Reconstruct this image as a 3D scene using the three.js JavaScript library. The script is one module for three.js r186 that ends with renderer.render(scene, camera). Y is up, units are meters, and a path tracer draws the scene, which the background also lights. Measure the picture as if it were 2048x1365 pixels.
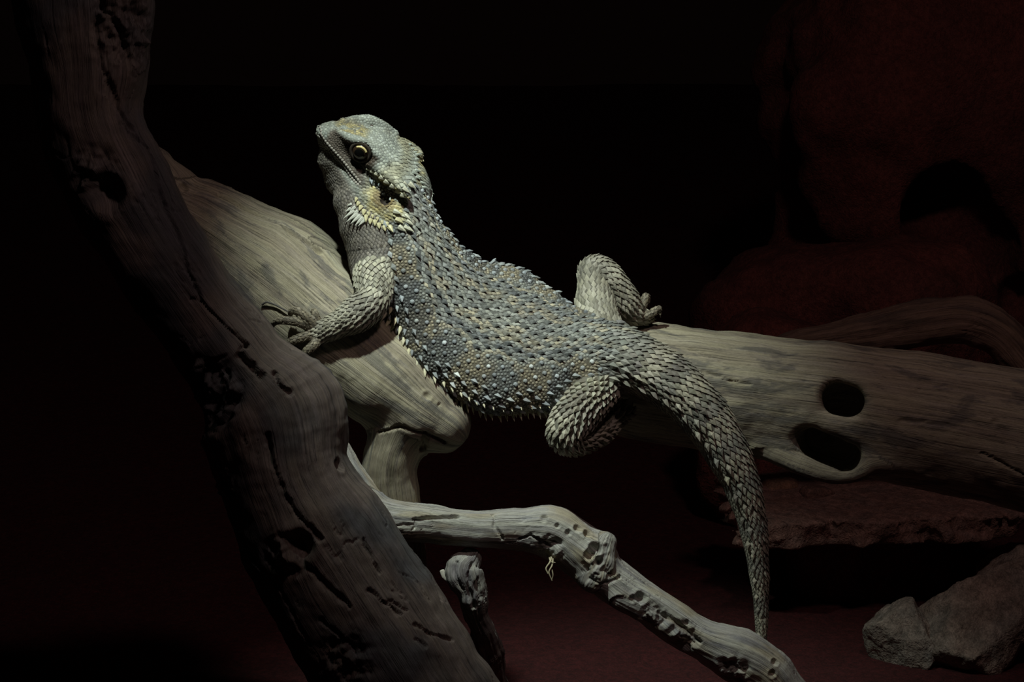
import * as THREE from 'three';
import { ImprovedNoise } from 'three/addons/math/ImprovedNoise.js';
import { mergeGeometries } from 'three/addons/utils/BufferGeometryUtils.js';

// ───────────────────────── camera, light, exposure ─────────────────────────
// Everything is measured in "units" of 0.25 mm in a frame tilted with the lens: x right, y up, z towards the lens.
// The lens stands 1.6 m (6400 units) in front of the lizard and looks 14 degrees down.
const U = 0.00025, D = 6400, PITCH = 14 * Math.PI / 180, H0 = 0.25;
const CT = Math.cos(PITCH), ST = Math.sin(PITCH);
const toW = (x, y, z) => new THREE.Vector3(x * U, H0 + (y * CT + z * ST) * U, (-y * ST + z * CT) * U);
const P = (px, py, d) => [(px - 1024) * (1 - d / D), (682.5 - py) * (1 - d / D), d];   // pixel + depth -> units
const PW = (px, py, d) => toW(...P(px, py, d));

const scene = new THREE.Scene();
scene.background = new THREE.Color(0x000000);
const camera = new THREE.PerspectiveCamera(2 * Math.atan(682.5 / D) * 180 / Math.PI, 2048 / 1365, 0.05, 20);
camera.position.copy(toW(0, 0, D));
camera.lookAt(toW(0, 0, 0));
scene.add(camera);
const renderer = new THREE.WebGLRenderer({ antialias: true });
renderer.toneMapping = THREE.LinearToneMapping;
renderer.toneMappingExposure = 1.0;
renderer.shadowMap.enabled = true;

const SPOT_AT = PW(982, 650, 60), SPOT_POS = new THREE.Vector3();
{ // basking spot: above, a little to the left and in front of the lizard
  const a = P(982, 650, 60), L = 1800, dir = [-0.18, 0.815, 0.55];
  SPOT_POS.copy(toW(a[0] + dir[0] * L, a[1] + dir[1] * L, a[2] + dir[2] * L));
  const s = new THREE.SpotLight(new THREE.Color().setRGB(0.90, 1.0, 0.89), 0.80, 0, 0.345, 1.0, 2);
  s.position.copy(SPOT_POS); s.target.position.copy(SPOT_AT);
  s.castShadow = true; s.shadow.radius = 0.5; s.shadow.mapSize.set(2048, 2048);
  s.shadow.camera.near = 0.05; s.shadow.camera.far = 3;
  scene.add(s, s.target);
}
const HEAT_POS = new THREE.Vector3(0.22, 0.95, 0.42);
{ // dim red heat lamp
  const s = new THREE.PointLight(new THREE.Color().setRGB(1.0, 0.69, 0.65), 0.22, 0, 2);
  s.position.copy(HEAT_POS); s.castShadow = true; s.shadow.radius = 2.0;
  scene.add(s);
}

// ───────────────────────── helpers ─────────────────────────
const T0 = Date.now(), stage = n => console.log(n, ((Date.now() - T0) / 1000).toFixed(1));
const perlin = new ImprovedNoise();
const nz = (x, y, z) => perlin.noise(x + 37.3, y + 11.7, z + 73.1);
const fbm = (x, y, z, o = 4) => { let a = 0.5, s = 0; for (let i = 0; i < o; i++) { s += a * nz(x, y, z); x *= 2.03; y *= 2.01; z *= 2.07; a *= 0.5; } return s; };
let seed = 12345;
const rnd = () => { seed = (seed * 1664525 + 1013904223) >>> 0; return seed / 4294967296; };
const clamp = (x, a, b) => x < a ? a : x > b ? b : x;
const sstep = (a, b, x) => { const t = clamp((x - a) / (b - a), 0, 1); return t * t * (3 - 2 * t); };
const lerp = (a, b, t) => a + (b - a) * t;
const smin = (a, b, k) => { const h = Math.max(k - Math.abs(a - b), 0) / k; return Math.min(a, b) - h * h * k * 0.25; };
const smax = (a, b, k) => -smin(-a, -b, k);
const mix3 = (a, b, t) => [lerp(a[0], b[0], t), lerp(a[1], b[1], t), lerp(a[2], b[2], t)];
const used = {};
const numbered = n => { used[n] = (used[n] ?? -1) + 1; return used[n] ? `${n}_${String(used[n]).padStart(3, '0')}` : n; };
function thing(name, label, category, base, group) {
  const o = new THREE.Group(); o.name = numbered(name); o.position.copy(base); scene.add(o);
  o.userData = { label, category }; if (group) o.userData.group = group; o.updateMatrixWorld();
  return o;
}
function part(name, geo, mat, parent, label) {
  const m = new THREE.Mesh(geo, mat); m.name = name; m.castShadow = m.receiveShadow = true; parent.add(m);
  if (label) m.userData.label = label;
  return m;
}
function piece(name, geo, mat, label, category, base, group) { const m = part(numbered(name), geo, mat, scene); m.position.copy(base); m.userData = { label, category }; if (group) m.userData.group = group; return m; }
function structure(name, geo, mat) { const m = part(name, geo, mat, scene); m.userData.kind = 'structure'; return m; }

// swept limb with elliptical sections; rows: [px, py, depth, w, t, tBelow?]
class Sweep {
  constructor(rows, { n = [0, 0, 1], sub = 6, cap = 1, nf, raw = false } = {}) {
    const k = rows.length, S = [];
    const at = (i, c) => { const r = rows[clamp(i, 0, k - 1)]; return c < 3 ? (raw ? r[c] : P(r[0], r[1], r[2])[c]) : (r[c] ?? r[c - 1]); };
    for (let i = 0; i < k - 1; i++) for (let j = 0; j < sub + (i === k - 2 ? 1 : 0); j++) {
      const t = j / sub, o = [];
      for (let c = 0; c < 6; c++) {
        const a = i ? at(i - 1, c) : 2 * at(0, c) - at(1, c), b = at(i, c), e = at(i + 1, c), f = i < k - 2 ? at(i + 2, c) : 2 * at(k - 1, c) - at(k - 2, c);
        o.push(c < 3 ? 0.5 * (2 * b + (e - a) * t + (2 * a - 5 * b + 4 * e - f) * t * t + (3 * b - a - 3 * e + f) * t * t * t) : lerp(b, e, t * t * (3 - 2 * t)));
      }
      S.push(o);
    }
    const m = S.length; this.m = m; this.S = S; this.cap = cap; this.A = []; this.N = []; this.L = []; this.s = [0];
    this.min = [1e9, 1e9, 1e9]; this.max = [-1e9, -1e9, -1e9];
    for (let i = 0; i < m; i++) {
      const p = S[Math.max(i - 1, 0)], q = S[Math.min(i + 1, m - 1)];
      const a = new THREE.Vector3(q[0] - p[0], q[1] - p[1], q[2] - p[2]).normalize();
      const h = nf ? nf(a, i / (m - 1)) : new THREE.Vector3(...n);
      const N = h.addScaledVector(a, -h.dot(a)).normalize(), L = new THREE.Vector3().crossVectors(N, a).normalize();
      this.A.push(a); this.N.push(N); this.L.push(L);
      if (i) this.s.push(this.s[i - 1] + Math.hypot(S[i][0] - S[i - 1][0], S[i][1] - S[i - 1][1], S[i][2] - S[i - 1][2]));
      const r = Math.max(S[i][3], S[i][4], S[i][5]);
      for (let c = 0; c < 3; c++) { this.min[c] = Math.min(this.min[c], S[i][c] - r); this.max[c] = Math.max(this.max[c], S[i][c] + r); }
    }
    this.lo = 0; this.hi = m - 1;
  }
  focus(x, y, z, r) { // only the stretch of limb that can be nearest within r of this point
    this.lo = 0; this.hi = this.m - 1;
    const S = this.S; let best = 1e18;
    for (let i = 0; i < this.m; i++) { const q = (S[i][0] - x) ** 2 + (S[i][1] - y) ** 2 + (S[i][2] - z) ** 2; if (q < best) best = q; }
    const lim = (Math.sqrt(best) + 2 * r + 25) ** 2; let lo = this.m, hi = 0;
    for (let i = 0; i < this.m; i++) { const q = (S[i][0] - x) ** 2 + (S[i][1] - y) ** 2 + (S[i][2] - z) ** 2; if (q < lim) { if (i < lo) lo = i; if (i > hi) hi = i; } }
    this.lo = Math.max(0, Math.min(lo - 1, this.m - 2)); this.hi = Math.min(this.m - 1, Math.max(hi + 1, this.lo + 1));
  }
  all() { this.lo = 0; this.hi = this.m - 1; }
  locate(x, y, z) {
    const S = this.S; let best = 1e18, bi = 0, bt = 0;
    for (let i = this.lo; i < this.hi; i++) {
      const a = S[i], b = S[i + 1], dx = b[0] - a[0], dy = b[1] - a[1], dz = b[2] - a[2];
      const ex = x - a[0], ey = y - a[1], ez = z - a[2];
      let t = (ex * dx + ey * dy + ez * dz) / (dx * dx + dy * dy + dz * dz); t = t < 0 ? 0 : t > 1 ? 1 : t;
      const ux = ex - dx * t, uy = ey - dy * t, uz = ez - dz * t, q = ux * ux + uy * uy + uz * uz;
      if (q < best) { best = q; bi = i; bt = t; }
    }
    this.bi = bi; this.bt = bt;
  }
  eval(x, y, z) {
    const mn = this.min, mx = this.max;
    const ox = x < mn[0] ? mn[0] - x : x > mx[0] ? x - mx[0] : 0, oy = y < mn[1] ? mn[1] - y : y > mx[1] ? y - mx[1] : 0, oz = z < mn[2] ? mn[2] - z : z > mx[2] ? z - mx[2] : 0;
    if (ox + oy + oz > 40) return Math.sqrt(ox * ox + oy * oy + oz * oz);
    this.locate(x, y, z);
    const i = this.bi, t = this.bt, a = this.S[i], b = this.S[i + 1];
    const A = this.A, N = this.N, L = this.L;
    const cx = x - lerp(a[0], b[0], t), cy = y - lerp(a[1], b[1], t), cz = z - lerp(a[2], b[2], t);
    const u = 1 - t, L0 = L[i], L1 = L[i + 1], N0 = N[i], N1 = N[i + 1];
    const l = cx * (L0.x * u + L1.x * t) + cy * (L0.y * u + L1.y * t) + cz * (L0.z * u + L1.z * t), n = cx * (N0.x * u + N1.x * t) + cy * (N0.y * u + N1.y * t) + cz * (N0.z * u + N1.z * t), w = lerp(a[3], b[3], t), tt = n > 0 ? lerp(a[4], b[4], t) : lerp(a[5], b[5], t);
    const d2 = cx * cx + cy * cy + cz * cz, al2 = Math.max(0, d2 - l * l - n * n), rc = Math.min(w, tt) * this.cap;
    const k0 = Math.sqrt(l * l / (w * w) + n * n / (tt * tt) + al2 / (rc * rc));
    const k1 = Math.sqrt(l * l / (w * w * w * w) + n * n / (tt * tt * tt * tt) + al2 / (rc * rc * rc * rc));
    this.l = l; this.n = n; this.w = w; this.t = tt; this.sv = lerp(this.s[i], this.s[i + 1], t);
    return k1 < 1e-6 ? -Math.min(w, tt) : k0 * (k0 - 1) / k1;
  }
  len() { return this.s[this.m - 1]; }
}

// dual "surface nets" mesher, skipping blocks far from the surface
function nets(f, mn, mx, h, lip = 1.5, prims = []) {
  for (const q of prims) q.all();
  const nx = Math.ceil((mx[0] - mn[0]) / h) + 1, ny = Math.ceil((mx[1] - mn[1]) / h) + 1, nzz = Math.ceil((mx[2] - mn[2]) / h) + 1;
  const V = new Float32Array(nx * ny * nzz), B = 8, hd = B * h * 0.5 * 1.7321 * lip, act = [];
  for (let bz = 0; bz < nzz; bz += B) for (let by = 0; by < ny; by += B) for (let bx = 0; bx < nx; bx += B) {
    const c = f(mn[0] + (bx + B / 2 - 0.5) * h, mn[1] + (by + B / 2 - 0.5) * h, mn[2] + (bz + B / 2 - 0.5) * h), far = Math.abs(c) > hd;
    if (!far) { act.push([bx, by, bz]); for (const q of prims) q.focus(mn[0] + (bx + B / 2) * h, mn[1] + (by + B / 2) * h, mn[2] + (bz + B / 2) * h, B * h * 0.87); }
    for (let z = bz; z < Math.min(bz + B, nzz); z++) for (let y = by; y < Math.min(by + B, ny); y++) {
      let o = (z * ny + y) * nx + bx;
      for (let x = bx; x < Math.min(bx + B, nx); x++, o++) V[o] = far ? c : f(mn[0] + x * h, mn[1] + y * h, mn[2] + z * h);
    }
    if (!far) for (const q of prims) q.all();
  }
  const id = new Int32Array(nx * ny * nzz).fill(-1), pos = [], idx = [];
  const sx = 1, sy = nx, sz = nx * ny, co = [0, 1, nx, nx + 1, sz, sz + 1, sz + nx, sz + nx + 1];
  const ed = [[0, 1], [2, 3], [4, 5], [6, 7], [0, 2], [1, 3], [4, 6], [5, 7], [0, 4], [1, 5], [2, 6], [3, 7]];
  for (const [bx, by, bz] of act) for (let z = bz; z < Math.min(bz + B, nzz - 1); z++) for (let y = by; y < Math.min(by + B, ny - 1); y++) for (let x = bx; x < Math.min(bx + B, nx - 1); x++) {
    const o = (z * ny + y) * nx + x; let m = 0;
    for (let k = 0; k < 8; k++) if (V[o + co[k]] < 0) m |= 1 << k;
    if (m === 0 || m === 255) continue;
    let px = 0, py = 0, pz = 0, n = 0;
    for (const [a, b] of ed) {
      if (((m >> a) & 1) === ((m >> b) & 1)) continue;
      const va = V[o + co[a]], vb = V[o + co[b]], t = va / (va - vb);
      px += lerp(a & 1, b & 1, t); py += lerp((a >> 1) & 1, (b >> 1) & 1, t); pz += lerp(a >> 2, b >> 2, t); n++;
    }
    id[o] = pos.length / 3; pos.push(mn[0] + (x + px / n) * h, mn[1] + (y + py / n) * h, mn[2] + (z + pz / n) * h);
  }
  const quad = (a, b, c, d, flip) => { if (a < 0 || b < 0 || c < 0 || d < 0) return; flip ? idx.push(a, c, b, a, d, c) : idx.push(a, b, c, a, c, d); };
  for (const [bx, by, bz] of act) for (let z = Math.max(bz, 1); z < Math.min(bz + B, nzz - 1); z++) for (let y = Math.max(by, 1); y < Math.min(by + B, ny - 1); y++) for (let x = Math.max(bx, 1); x < Math.min(bx + B, nx - 1); x++) {
    const o = (z * ny + y) * nx + x, v = V[o] < 0;
    if (v !== V[o + sx] < 0) quad(id[o - sy - sz], id[o - sz], id[o], id[o - sy], !v);
    if (v !== V[o + sy] < 0) quad(id[o - sx - sz], id[o - sx], id[o], id[o - sz], !v);
    if (v !== V[o + sz] < 0) quad(id[o - sx - sy], id[o - sy], id[o], id[o - sx], !v);
  }
  return { pos: new Float32Array(pos), idx };
}
function normalsOf(m) {
  const g = new THREE.BufferGeometry(); g.setAttribute('position', new THREE.BufferAttribute(m.pos, 3)); g.setIndex(m.idx); g.computeVertexNormals();
  return g.attributes.normal.array;
}
const gradOf = (f, x, y, z, e = 1.5) => {
  const g = [f(x + e, y, z) - f(x - e, y, z), f(x, y + e, z) - f(x, y - e, z), f(x, y, z + e) - f(x, y, z - e)], l = Math.hypot(...g) || 1;
  return [g[0] / l, g[1] / l, g[2] / l];
};
let lastFocus = [1e9, 0, 0];
function focusAll(prims, x, y, z) { // keep the last stretch while we stay near it
  if (Math.hypot(x - lastFocus[0], y - lastFocus[1], z - lastFocus[2]) > 24) { lastFocus = [x, y, z]; for (const q of prims) q.focus(x, y, z, 30); }
}
function geoOf(pos, idx, base) { // units -> metres relative to base
  const w = new Float32Array(pos.length);
  for (let i = 0; i < pos.length; i += 3) { const v = toW(pos[i], pos[i + 1], pos[i + 2]).sub(base); w[i] = v.x; w[i + 1] = v.y; w[i + 2] = v.z; }
  const g = new THREE.BufferGeometry();
  g.setAttribute('position', new THREE.BufferAttribute(w, 3)); g.setIndex(idx); g.computeVertexNormals();
  return g;
}
function cast(f, px, py, from = 700, to = -900) { // along the line of sight onto a surface
  for (let d = from; d > to;) { const p = P(px, py, d), v = f(...p); if (v < 0.4) return p; d -= Math.max(v * 0.6, 0.4); }
  return null;
}
const toLine = (p, pts) => { let b = 1e9; for (let i = 0; i < pts.length - 1; i++) { const a = pts[i], c = pts[i + 1]; const d = [c[0] - a[0], c[1] - a[1], c[2] - a[2]], e = [p[0] - a[0], p[1] - a[1], p[2] - a[2]]; const t = clamp((d[0] * e[0] + d[1] * e[1] + d[2] * e[2]) / (d[0] ** 2 + d[1] ** 2 + d[2] ** 2), 0, 1); b = Math.min(b, Math.hypot(e[0] - d[0] * t, e[1] - d[1] * t, e[2] - d[2] * t)); } return b; };

// ───────────────────────── textures ─────────────────────────
const hash2 = (x, y) => { let h = (x * 374761393 + y * 668265263) | 0; h = Math.imul(h ^ (h >>> 13), 1274126177); return ((h ^ (h >>> 16)) >>> 0) / 4294967296; };
const tnoise = (x, y, px, py) => { const xi = Math.floor(x), yi = Math.floor(y), fx = x - xi, fy = y - yi, u = fx * fx * (3 - 2 * fx), v = fy * fy * (3 - 2 * fy); const m = (a, b) => ((a % b) + b) % b; const x0 = m(xi, px), x1 = m(xi + 1, px), y0 = m(yi, py), y1 = m(yi + 1, py); return lerp(lerp(hash2(x0, y0), hash2(x1, y0), u), lerp(hash2(x0, y1), hash2(x1, y1), u), v); };
function texture(n, fn, srgb) {
  const d = new Uint8Array(n * n * 4);
  for (let y = 0; y < n; y++) for (let x = 0; x < n; x++) { const c = fn(x / n, y / n), o = (y * n + x) * 4; for (let k = 0; k < 3; k++) d[o + k] = clamp(Math.round((c.length ? c[k] : c) * 255), 0, 255); d[o + 3] = 255; }
  const t = new THREE.DataTexture(d, n, n); t.wrapS = t.wrapT = THREE.RepeatWrapping; t.magFilter = THREE.LinearFilter; t.minFilter = THREE.LinearMipmapLinearFilter; t.generateMipmaps = true;
  if (srgb) t.colorSpace = THREE.SRGBColorSpace; t.needsUpdate = true; return t;
}
// grain: u runs along the wood
const grain = (u, v) => {
  const wob = (tnoise(u * 4, v * 4, 4, 4) - 0.5) * 0.05; const w = v + wob;
  let g = 0; g += 0.40 * tnoise(u * 5, w * 60, 5, 60); g += 0.35 * tnoise(u * 14, w * 150, 14, 150); g += 0.25 * tnoise(u * 60, w * 256, 60, 256); return g;
};
const speck = (u, v) => tnoise(u * 180, v * 180, 180, 180);
const woodMap = texture(1024, (u, v) => { const g = grain(u, v), b = tnoise(u * 3, v * 9, 3, 9), p = tnoise(u * 12, v * 30, 12, 30); let k = 0.62 + 0.42 * g + 0.12 * (b - 0.5) + 0.10 * (speck(u, v) - 0.5); if (g < 0.36) k -= (0.36 - g) * 1.6 * p; return [k, k * (0.985 + 0.02 * b), k * (0.96 + 0.05 * p)]; }, true);
const woodBump = texture(1024, (u, v) => { const g = grain(u, v), p = tnoise(u * 10, v * 40, 10, 40); let k = 0.25 + 0.7 * g + 0.08 * speck(u, v); if (g < 0.38) k -= (0.38 - g) * 2.2 * sstep(0.4, 0.7, p); return k; });
const grit = texture(512, (u, v) => 0.35 * tnoise(u * 32, v * 32, 32, 32) + 0.35 * tnoise(u * 90, v * 90, 90, 90) + 0.3 * tnoise(u * 220, v * 220, 220, 220));
const gritMap = texture(512, (u, v) => { const k = 0.7 + 0.25 * tnoise(u * 160, v * 160, 160, 160) + 0.2 * (tnoise(u * 40, v * 40, 40, 40) - 0.5) + (tnoise(u * 230, v * 230, 230, 230) > 0.86 ? 0.12 : 0); return [k, k * 0.98, k * 0.96]; }, true);
stage('textures');

const woodMat = () => new THREE.MeshStandardMaterial({ map: woodMap, bumpMap: woodBump, bumpScale: 0.00032, roughness: 0.88, vertexColors: true });
const WOOD = woodMat();
const ROCK = new THREE.MeshStandardMaterial({ map: gritMap, bumpMap: grit, bumpScale: 0.0012, roughness: 0.95, vertexColors: true });
const SAND = new THREE.MeshStandardMaterial({ map: gritMap, bumpMap: grit, bumpScale: 0.0015, roughness: 1, color: new THREE.Color().setRGB(0.10, 0.018, 0.020) });

// ───────────────────────── driftwood builder ─────────────────────────
// prims: Sweeps joined smoothly; opt: cuts(x,y,z) negative volumes, cracks [{line,w,depth}], lump, color(p,sv,ca,sa)
function driftwood({ prims, join = 40, cuts = [], cell = 3.5, cracks = [], pits = [], lump = 5, ridge = 2.2, gouge = 0, rough = [], color, base, around = 3, per = 700, weather = 0 }) {
  const raw = (x, y, z) => { let d = 1e9; for (const q of prims) { const v = q.eval(x, y, z); d = d > 1e8 ? v : smin(d, v, join); } return d; };
  const solid = (x, y, z) => { let d = raw(x, y, z); if (d < 60) for (const c of cuts) d = smax(d, -c(x, y, z), 20); return d; };
  const near = (x, y, z) => { let b = 1e9, k = prims[0]; for (const q of prims) { const v = q.eval(x, y, z); if (v < b) { b = v; k = q; } } return k; };
  const mn = [1e9, 1e9, 1e9], mx = [-1e9, -1e9, -1e9];
  for (const q of prims) for (let c = 0; c < 3; c++) { mn[c] = Math.min(mn[c], q.min[c] - 8); mx[c] = Math.max(mx[c], q.max[c] + 8); }
  const m = nets(solid, mn, mx, cell, 1.8, prims), N = m.pos.length / 3, nrm = normalsOf(m);
  const L3 = cracks.map(c => ({ ...c, pts: c.line.map(([x, y]) => cast(solid, x, y)).filter(Boolean) })).filter(c => c.pts.length > 1);
  for (const c of L3) c.mn = [0, 1, 2].map(k => Math.min(...c.pts.map(p => p[k])) - 20), c.mx = [0, 1, 2].map(k => Math.max(...c.pts.map(p => p[k])) + 20);
  const P3 = pits.map(([px, py, r, dep]) => ({ p: cast(solid, px, py), r, dep })).filter(c => c.p);
  const R3 = rough.map(([px, py, r, dep]) => ({ p: cast(solid, px, py), r, dep })).filter(c => c.p);
  const col = new Float32Array(N * 3), uv = new Float32Array(N * 2), per_ = new Float32Array(N), out = new Float32Array(N * 3);
  for (let i = 0; i < N; i++) {
    const x = m.pos[3 * i], y = m.pos[3 * i + 1], z = m.pos[3 * i + 2], g = [nrm[3 * i], nrm[3 * i + 1], nrm[3 * i + 2]], w_ = focusAll(prims, x, y, z), q = near(x, y, z); q.eval(x, y, z);
    const a = Math.atan2(q.l / q.w, q.n / q.t), ca = Math.cos(a), sa = Math.sin(a), sv = q.sv, id = prims.indexOf(q) * 17.3;
    let dsp = lump * fbm(x * 0.012, y * 0.012, z * 0.012 + id, 3) * 2;
    const tw = 0.6 * nz(sv * 0.004, id, 1.5);
    const gx = Math.cos(a + tw), gy = Math.sin(a + tw);
    dsp += ridge * nz(sv * 0.006 + id, gx * 3.2, gy * 3.2) + ridge * 0.7 * nz(sv * 0.012 + id, gx * 9, gy * 9);
    if (gouge) { const r = Math.abs(nz(sv * 0.010 + id + 5, gx * 5 + nz(sv * .03, gx * 6, 3) * .5, gy * 5)), mk = sstep(0.08, 0.3, nz(x * 0.011, y * 0.011, z * 0.011 + 9)); const v = sstep(0.07, 0.015, r) * mk; dsp -= gouge * v; }
    for (const c of L3) { if (x < c.mn[0] || y < c.mn[1] || z < c.mn[2] || x > c.mx[0] || y > c.mx[1] || z > c.mx[2]) continue; const w = c.w * (0.7 + 0.8 * nz(x * .05, y * .05, z * .05) + .3), d = toLine([x + 3 * nz(x * .06, y * .06, 1), y + 3 * nz(x * .06, y * .06, 5), z], c.pts); if (d < w) { const v = 1 - (d / w) ** 2; dsp -= c.depth * v; } else if (c.lip && d < w * 4) dsp += c.lip * (1 - (d - w) / (3 * w)); }
    for (const c of P3) { const d = Math.hypot(x - c.p[0], y - c.p[1], z - c.p[2]); if (d < c.r * 2) { dsp += d < c.r ? -c.dep * (1 - (d / c.r) ** 2) : 0; dsp += c.r * 0.12 * Math.exp(-(((d - c.r * 1.25) / (c.r * 0.3)) ** 2)); } }
    for (const c of R3) { const d = Math.hypot(x - c.p[0], y - c.p[1], z - c.p[2]); if (d < c.r) { const k = sstep(1, 0.5, d / c.r), r = fbm(x * .035, y * .035, z * .035, 4); dsp += c.dep * k * (r * 2.2 - 0.35 + 0.8 * Math.min(0, nz(x * .02, y * .02, z * .02))); } }
    out[3 * i] = x + g[0] * dsp; out[3 * i + 1] = y + g[1] * dsp; out[3 * i + 2] = z + g[2] * dsp;
    const c = color([x, y, z], sv, gx, gy); col[3 * i] = c[0]; col[3 * i + 1] = c[1]; col[3 * i + 2] = c[2];
    uv[2 * i] = sv / per + id; uv[2 * i + 1] = (a / (2 * Math.PI)) * around;
  }
  lastFocus = [1e9, 0, 0]; for (const q of prims) q.all();
  // duplicate the vertices where the angle wraps
  const P2 = Array.from(out), C2 = Array.from(col), V2 = Array.from(uv), map = new Map(), idx = m.idx;
  for (let i = 0; i < idx.length; i += 3) {
    const v = [idx[i], idx[i + 1], idx[i + 2]].map(k => V2[2 * k + 1]), hi = Math.max(...v);
    if (hi - Math.min(...v) > around * 0.5) for (let k = 0; k < 3; k++) if (v[k] < 0) {
      const o = idx[i + k]; if (!map.has(o)) { map.set(o, P2.length / 3); P2.push(P2[3 * o], P2[3 * o + 1], P2[3 * o + 2]); C2.push(C2[3 * o], C2[3 * o + 1], C2[3 * o + 2]); V2.push(V2[2 * o], V2[2 * o + 1] + around); }
      idx[i + k] = map.get(o);
    }
  }
  const g = geoOf(P2, idx, base);
  for (const [o, d] of map) { // smooth across the seam
    const n = g.attributes.normal, s = new THREE.Vector3(n.getX(o) + n.getX(d), n.getY(o) + n.getY(d), n.getZ(o) + n.getZ(d)).normalize();
    n.setXYZ(o, s.x, s.y, s.z); n.setXYZ(d, s.x, s.y, s.z);
  }
  g.setAttribute('color', new THREE.BufferAttribute(new Float32Array(C2), 3)); g.setAttribute('uv', new THREE.BufferAttribute(new Float32Array(V2), 2));
  return { geo: g, solid };
}

// ───────────────────────── the enclosure ─────────────────────────
{
  // uneven red sand, 3.2 m x 3.2 m
  const n = 320, pos = [], idx = [], uv = [], W = 3.2;
  for (let j = 0; j <= n; j++) for (let i = 0; i <= n; i++) {
    const x = -W / 2 + W * i / n, z = -2.3 + W * j / n;
    pos.push(x, 0.006 * fbm(x * 9, z * 9, 2, 4) + 0.004 * nz(x * 4, z * 4, 8), z); uv.push(x / 0.12, z / 0.12);
  }
  for (let j = 0; j < n; j++) for (let i = 0; i < n; i++) { const a = j * (n + 1) + i; idx.push(a, a + n + 1, a + 1, a + 1, a + n + 1, a + n + 2); }
  const g = new THREE.BufferGeometry(); g.setAttribute('position', new THREE.Float32BufferAttribute(pos, 3)); g.setAttribute('uv', new THREE.Float32BufferAttribute(uv, 2)); g.setIndex(idx); g.computeVertexNormals();
  structure('floor', g, SAND);
  const dark = new THREE.MeshStandardMaterial({ color: new THREE.Color().setRGB(0.12, 0.09, 0.078), roughness: 1, bumpMap: grit, bumpScale: 0.002 });
  const box = (name, w, h, d, x, y, z) => { const m = structure(name, new THREE.BoxGeometry(w, h, d), dark); m.position.set(x, y, z); };
  box('wall_back', 3.24, 1.5, 0.03, 0, 0.72, -2.3); box('wall_left', 0.03, 1.5, 3.2, -1.615, 0.72, -0.7); box('wall_right', 0.03, 1.5, 3.2, 1.615, 0.72, -0.7);
  box('ceiling', 3.26, 0.03, 3.22, 0, 1.485, -0.7);
}
stage('setting');

// ───────────────────────── driftwood ─────────────────────────
const TRUNK = [0.155, 0.125, 0.112], LOGC = [0.44, 0.40, 0.305];
// grey weathered trunk in front
{
  const base = PW(1050, 1790, 225); base.y = 0;
  const main = new Sweep([[135, -260, 250, 150, 130], [150, -100, 255, 140, 125], [165, 20, 260, 128, 118], [175, 130, 260, 112, 108], [185, 250, 260, 100, 100], [235, 370, 260, 104, 102], [305, 492, 260, 96, 98], [390, 615, 260, 92, 98], [478, 735, 260, 99, 104], [540, 830, 262, 146, 125], [572, 960, 260, 128, 118], [640, 1095, 260, 145, 125], [722, 1230, 260, 152, 130], [805, 1365, 258, 155, 130], [885, 1500, 250, 160, 130], [990, 1680, 235, 165, 130], [1090, 1850, 220, 170, 130]]);
  const bulge1 = new Sweep([[250, -30, 290, 40, 40], [268, 60, 300, 30, 34], [250, 150, 300, 22, 26]]);
  const { geo } = driftwood({
    prims: [main, bulge1], base, join: 50, cell: 3.7, lump: 6, ridge: 0.8, gouge: 3.5, around: 4, per: 600,
    cracks: [
      { line: [[200, 20], [195, 80], [205, 140], [225, 200], [262, 262], [300, 300], [318, 370], [340, 430], [365, 490], [372, 525], [402, 600], [440, 640], [495, 692]], w: 4.5, depth: 9 },
      { line: [[495, 692], [440, 718], [412, 735]], w: 4.5, depth: 8 }, { line: [[215, 150], [226, 180], [245, 230], [268, 258]], w: 6, depth: 10 },
      { line: [[403, 602], [380, 598]], w: 4, depth: 6 }, { line: [[480, 712], [500, 730], [522, 755]], w: 9, depth: 16 }, { line: [[548, 745], [556, 768], [578, 785]], w: 6, depth: 12 },
      { line: [[535, 870], [545, 930], [575, 1000], [600, 1040]], w: 5, depth: 10 }, { line: [[600, 1040], [625, 1060], [640, 1078]], w: 6, depth: 12 },
      { line: [[725, 1080], [745, 1120], [760, 1145]], w: 4.2, depth: 7.2 }, { line: [[738, 1180], [770, 1205], [802, 1230]], w: 4.2, depth: 7.8 }, { line: [[780, 1200], [815, 1222]], w: 3.5, depth: 5.9 },
      { line: [[830, 1250], [860, 1268], [905, 1280]], w: 4.2, depth: 7.2 }, { line: [[830, 1280], [850, 1295]], w: 4.2, depth: 5.9 }, { line: [[600, 1120], [650, 1170], [700, 1215]], w: 6.3, depth: 10.4 },
      { line: [[450, 980], [470, 1050], [500, 1110], [560, 1180], [620, 1290]], w: 4.2, depth: 7.8 }, { line: [[640, 1240], [700, 1290], [720, 1340]], w: 4.2, depth: 7.2 }, { line: [[180, -40], [215, 25], [245, 60]], w: 8.4, depth: 11.7 }, { line: [[240, 60], [252, 100], [235, 120]], w: 7.0, depth: 10.4 },
    ],
    rough: [[420, 790, 90, 22], [190, 345, 62, 14], [250, 60, 90, 16], [570, 1110, 60, 14], [690, 1320, 70, 12], [440, 960, 50, 12]],
    pits: [[600, 1090, 30, 30], [210, 385, 40, 36], [680, 930, 14, 12]],
    color: (p, s, ca, sa) => { const a = fbm(p[0] * .006, p[1] * .006, p[2] * .006 + 4, 3), b = fbm(s * .004, ca * 3, sa * 3 + 7, 3); const c = mix3(TRUNK, [0.078, 0.077, 0.084], sstep(-0.15, 0.2, a)); const k = 1 + 0.5 * b; return [c[0] * k, c[1] * k, c[2] * k]; },
  });
  piece('driftwood_timber', geo, WOOD, 'thick dark grey weathered driftwood timber with long cracks, leaning in front of the others', 'driftwood', base);
}
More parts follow.
